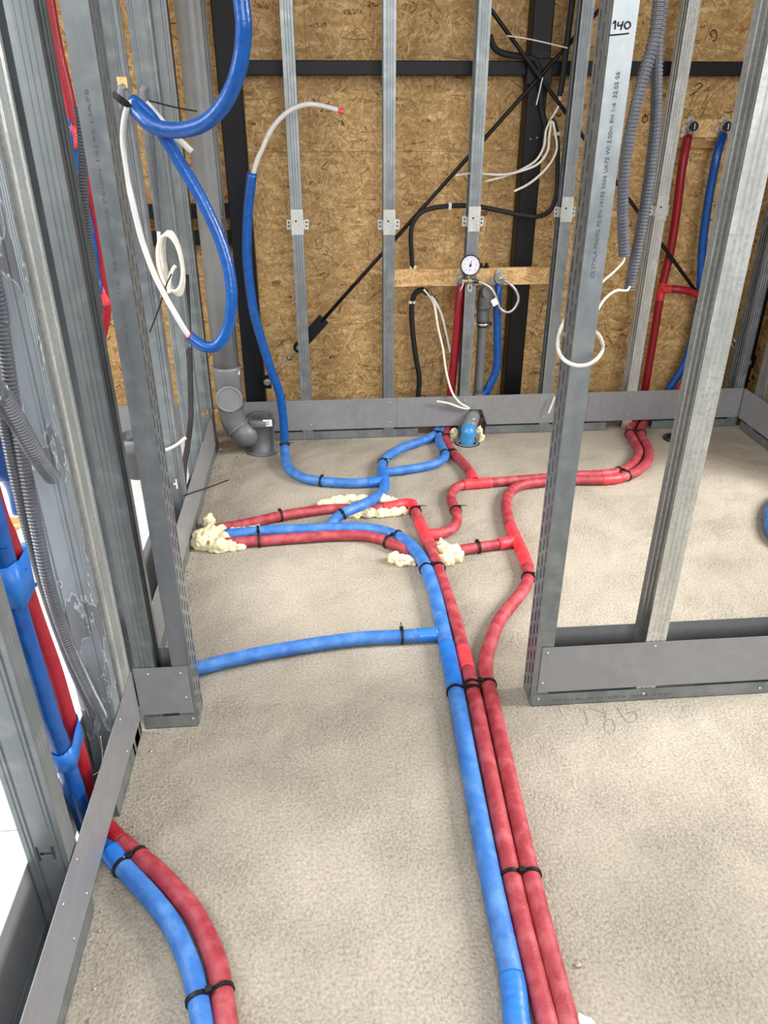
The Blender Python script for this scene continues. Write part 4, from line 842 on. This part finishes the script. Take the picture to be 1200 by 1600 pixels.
# hanging conduits beside the doorway stud
HY = 2.75
ca = cat([bck(*p, HY) for p in ((1050, -240), (1035, -40), (1030, 0), (1022, 60), (1008, 110), (992, 170), (979, 240), (973, 310), (975, 400))], 10)
cb_ = cat([bck(*p, HY+.045) for p in ((1062, -240), (1042, -40), (1036, 0), (1028, 60), (1026, 110), (1025, 180), (1018, 250), (1008, 320), (993, 400), (983, 452))], 10)
conduit('hanging grey corrugated conduit, left one of the pair', ca, .0205, .0115, 'hanging corrugated conduits'); conduit('hanging grey corrugated conduit, right one of the pair', cb_, .0205, .0115, 'hanging corrugated conduits')
hose('white flat wire hanging from the left conduit behind the jamb', 'wire', cat([bck(*p, HY) for p in ((975, 396), (974, 408), (962, 422), (945, 437), (931, 450))]), .0045, 'wire', 'wire', 'white wires from the hanging conduits', 8)
hose('white wire from the right conduit curling round the doorway jamb', 'wire', cat([bck(*p, Y) for p, Y in (((984, 448), 2.78), ((979, 454), 2.76), ((963, 454), 2.70), ((946, 466), 2.5), ((932, 488), 2.3), ((922, 515), 2.1), ((930, 518), 1.95), ((938, 527), 1.8), ((942, 543), 1.65), ((935, 558), 1.54), ((920, 569), 1.53), ((900, 571), 1.53), ((881, 562), 1.54), ((872, 545), 1.6), ((874, 520), 1.68), ((884, 498), 1.76), ((894, 484), 1.80))], 8), .0042, 'wire', 'wire', 'white wires from the hanging conduits', 8)
hose('short white wire end in front of the far plate', 'wire', cat([bck(*p, 3.5) for p in ((867, 620), (862, 633), (857, 646))]), .0055, 'wire', 'wire')

# ================================================================== LEFT WALL CABLES, HOSE LOOP
conduit('grey corrugated conduit with an open end by the patinated stud', cat(rise([sid(x, y, -.495-.002*k) for k, (x, y) in enumerate(((-30, 570), (0, 612), (28, 660), (54, 706), (82, 746)))]), 10), .0155, .0075)
conduit('long grey corrugated conduit running down into the left track', cat(rise([sid(x, y, X) for x, y, X in ((-8, 440, -.53), (3, 510, -.535), (13, 575, -.54), (24, 650, -.545), (40, 740, -.55), (58, 830, -.55), (78, 920, -.55), (105, 1000, -.55), (136, 1070, -.55), (160, 1118, -.552), (172, 1150, -.553))]), 10), .0128, .0072)
conduit('thinner corrugated conduit behind the long one at the left', cat(rise([sid(x, y, X) for x, y, X in ((-10, 600, -.56), (4, 650, -.565), (18, 720, -.57), (36, 800, -.572), (60, 890, -.572), (84, 965, -.572), (112, 1040, -.572), (140, 1105, -.575), (150, 1130, -.577))]), 10), .0105, .0066)
conduit('thin corrugated conduit leaning on the stub wall jamb', cat([bck(x, y, 1.72) for x, y in ((122, 166), (126, 190), (129, 240), (131, 300), (138, 370), (146, 430), (156, 490))], 10), .0098, .006)
hose('red insulated pipe behind the stub wall', 'red_insulated_pipe', cat([bck(30, -260, 2.3)]+[bck(x, y, 2.3) for x, y in ((70, -30), (78, 20), (88, 75), (103, 140), (118, 205), (134, 265), (149, 330), (158, 400), (163, 455), (164, 490))]+[bck(168, 560, 2.3)+np.array([-.03, 0, 0]), bck(180, 650, 2.3)+np.array([-.06, 0, 0]), np.array([bck(180, 650, 2.3)[0]-.07, 2.3, .001])]), .017, 'red', 'insulated pipe')
hose('blue insulated pipe crossing the red one behind the stub wall', 'blue_insulated_pipe', cat([bck(28, -260, 2.36), bck(68, -30, 2.36)]+[bck(92, 100, 2.345), bck(98, 140, 2.335)]+[bck(x, y, 2.29) for x, y in ((107, 200), (116, 250), (129, 310), (142, 370), (149, 430), (153, 465))]+[bck(155, 520, 2.345)+np.array([-.03, 0, 0]), bck(160, 600, 2.345)+np.array([-.06, 0, 0]), np.array([bck(160, 600, 2.345)[0]-.08, 2.345, .001])]), .016, 'blue', 'insulated pipe')
for lab, px in (('upper red tape on the twisted pipes behind the stub wall', (115, 215)), ('lower red tape on the twisted pipes behind the stub wall', (159, 462))):
    c = bck(*px, 2.3); tag(MB().tube(cat([c+np.array([-.004, -.004, .026]), c+np.array([.004, -.004, -.026])], 4), .0215, 14).build('tape_band', 'redtape'), lab, 'tape')
hose('blue insulated pipe bend far left behind the conduits', 'blue_insulated_pipe', cat(rise([sid(x, y, -.68) for x, y in ((-10, 705), (10, 735), (26, 765), (34, 800))])), .02, 'blue', 'insulated pipe')

# hose loop tied to the left wall stud
LY = 2.49; knot = bck(207, 160, LY)
hl = thing('hose_loop', 'blue insulated hose hanging in a loop from the left wall stud', 'insulated pipe', knot)
RL = .0195
L1 = cat([np.array([-.33, 2.31, 2.5]), np.array([-.30, 2.305, 2.1])]+[bck(x, y, Y) for x, y, Y in ((371, -50, 2.30), (377, 0, 2.30), (381, 38, 2.30), (379, 75, 2.31), (371, 115, 2.32), (357, 150, 2.34), (338, 177, 2.36), (314, 195, 2.38), (285, 203, 2.40), (257, 202, 2.42), (234, 193, 2.44), (218, 178, 2.46), (208, 165, 2.48))], 8)
r_ = np.full(len(L1), RL*1.08); r_[-14:] = np.linspace(RL*1.08, RL*.95, 14)
MB().tube(L1, r_, 18).build('upper_insulation', 'blue', hl)
L2 = cat([bck(x, y, Y) for x, y, Y in ((207, 157, 2.50), (225, 172, 2.48), (243, 193, 2.47), (262, 222, 2.46), (282, 255, 2.45), (303, 290, 2.44), (324, 330, 2.43), (345, 378, 2.42), (358, 425, 2.41), (362, 470, 2.40), (356, 512, 2.40), (341, 538, 2.40), (322, 542, 2.40), (306, 534, 2.40), (295, 525, 2.40))], 8)
MB().tube(L2, RL*.92, 18).build('lower_insulation', 'blue', hl)
L3 = cat([bck(x, y, Y) for x, y, Y in ((302, 531, 2.40), (292, 520, 2.40), (279, 499, 2.40), (258, 462, 2.41), (239, 423, 2.42), (221, 372, 2.43), (207, 315, 2.44), (198, 275, 2.45), (193, 233, 2.46), (193, 198, 2.46), (199, 168, 2.46), (206, 160, 2.475))], 8)
MB().tube(L3, .0088, 14).build('white_pipe', 'pex', hl, 'bare white pipe')
MB().tube(L2[-2:]+0, RL*.95, 18).build('cut_end', 'red', hl)
tl = cat([bck(176, 146, 2.44), bck(190, 157, 2.43), bck(203, 165, 2.44), bck(210, 164, 2.47)], 5)
mbt = MB(); mbt.ribbon(tl, (0, -1, 0), .019)
tag(mbt.build('cable_tie', 'tie', fix=False), 'wide dark strap end holding the hose loop to the stud', 'strap')
def little(label, pts, Y, r, m='tie', name='cable_tie', c='cable tie'): return hose(label, name, cat([bck(*p, Y) for p in pts]), r, m, c, None, 8)
little('thin black tie tail pointing right below the hose knot', [(232, 157), (255, 163), (280, 169), (308, 174)], 2.50, .0022)
little('thin black tie tail below the white wire coil', [(268, 428), (260, 445), (248, 482), (234, 519)], 2.45, .0022)
hose('black tie tail lying across the left wall plate', 'cable_tie', cat([sid(287, 775, -.517), sid(303, 769, -.51), flr(330, 760, .06), flr(357, 750, .03)]), .0024, 'tie', 'cable tie')
hose('white wire end poking out behind the hose loop', 'wire', cat([bck(*p, 2.52) for p in ((228, 160), (244, 178), (262, 200), (280, 218), (300, 237))]), .0085, 'pex', 'wire')
for lab, px, Y in (('grey plastic bend in the stud hole left of the hose knot', (194, 150), 2.535), ('grey plastic bend in the stud hole right of the hose knot', (228, 150), 3.056)):
    c = bck(*px, Y); k = Y/2.5
    hose(lab, 'grommet_bend', cat([c+np.array(v)*k for v in ((-.007, -.008, -.032), (-.007, -.012, 0), (-.003, -.010, .018), (.003, -.002, .022))]), .0095*k, 'pvc', 'grommet')
sq = bck(191, 129, 2.546); tag(MB().obox(sq, (.014, 0, 0), (0, .001, 0), (0, 0, .014)).build('punched_hole', 'osbl'), 'small tan square on the stud above the hose knot', 'board patch')
conduit('short thin conduit hanging down to the white wire coil', cat([bck(*p, 3.03) for p in ((237, 205), (241, 260), (246, 320), (252, 380), (262, 420), (262, 440))], 8), .0095, .006)
wc = thing('wire_coil', 'coil of white wire hanging on the left wall', 'wire coil', bck(272, 462, 2.95))
for k in range(4):
    loop = []
    for a in np.linspace(0, 2*math.pi, 17):
        y = 411-(50-2*k)*math.cos(a); x = 272-2.2*k+(13.5+1.6*k)*math.sin(a)+(y-411)*.15; loop.append(bck(x, y, 2.965-.013*k+.006*math.sin(a)))
    MB().tube(cat(loop, 4), .0060, 8).build('turn', 'wire', wc)
MB().tube(cat([bck(*p, 2.93) for p in ((248, 362), (249, 390), (253, 420), (259, 440), (264, 452))], 6), .0065, 8).build('turn', 'wire', wc)
MB().tube(cat([bck(*p, 2.92) for p in ((264, 458), (264, 442), (268, 425), (274, 415))], 6), .0065, 8).build('free_end', 'wire', wc)
hose('dark cable running down inside the far left wall', 'cable', cat([sid(x, y, X) for x, y, X in ((291, 430, -.53), (294, 500, -.53), (297, 580, -.53), (298, 650, -.535), (294, 690, -.54), (288, 730, -.55), (287, 770, -.55), (286, 800, -.555))]), .011, 'cable', 'cable')
hose('white wire end bent across the left wall stud foot', 'wire', cat([bck(*p, 2.53) for p in ((250, 704), (262, 702), (276, 695), (290, 684))]), .0055, 'wire', 'wire')
hose('fine grey wire inside the foreground left track', 'wire', cat([sid(x, y, -.56) for x, y in ((157, 1150), (160, 1180), (158, 1200), (148, 1210), (135, 1213))]), .001, 'wire', 'wire')

# ================================================================== FLOOR DETAIL
bmS = MB(); bm = bmesh.new(); bmesh.ops.create_icosphere(bm, subdivisions=1, radius=1); sv = np.array([v.co[:] for v in bm.verts]); sf = [tuple(v.index for v in f.verts) for f in bm.faces]; bm.free()
def crumb(x, y, r):
    bmS.add(sv*rng.uniform(.6, 1.2, 3)*r*rng.uniform(.8, 1.2, (len(sv), 1))+np.array([x, y, r*.3]), sf)
for _ in range(1500):
    x, y = rng.uniform(-.5, 2.1), rng.uniform(.6, 3.5); crumb(x, y, rng.uniform(.0008, .0022))
for _ in range(260): crumb(rng.uniform(-.51, -.35), rng.uniform(2.6, 3.5), rng.uniform(.001, .006)*rng.uniform(.4, 1))
for _ in range(200): crumb(rng.uniform(-.51, -.47), rng.uniform(.8, 3.4), rng.uniform(.001, .004))
st = bmS.build('floor_crumbs', 'stone', fix=False); tag(st, 'mortar crumbs and grit scattered over the screed', 'grit', None, 'stuff')
for lab, px, r in (('grey pebble on the screed right of the red pipes', (903, 1509), .008), ('pale crumb of plaster in the left corner', (345, 704), .012)):
    c = flr(*px); m_ = MB().add(sv*np.array([1, .8, .6])*r+np.array([c[0], c[1], r*.5]), sf); tag(m_.build('pebble', 'stone'), lab, 'pebble')
c = flr(918, 1597); tag(MB().prism([(-.016, -.02), (.004, -.018), (.012, -.004), (.006, .004), (-.004, .008), (-.014, .016), (-.02, .0)], (c[0], c[1], .0008), (1, 0, 0), (0, 1, 0), (.1, .1, 1), .006).build('foam_scrap', 'board', bevel=.002), 'white scrap at the bottom edge beside the red pipes', 'scrap')
wfl = lambda x, y: flr(x, y, .0012)
strokes([[(912, 1108), (918, 1125), (917, 1132)], [(922, 1106), (938, 1112), (948, 1116)], [(942, 1107), (947, 1122), (944, 1136), (952, 1146), (961, 1140), (958, 1126), (948, 1122)], [(965, 1105), (975, 1122), (985, 1128), (996, 1122), (990, 1112), (978, 1114)], [(945, 1120), (938, 1118)]], wfl, (0, 0, 1), .0018, floor, 'pencil', 'pencil_scribble')
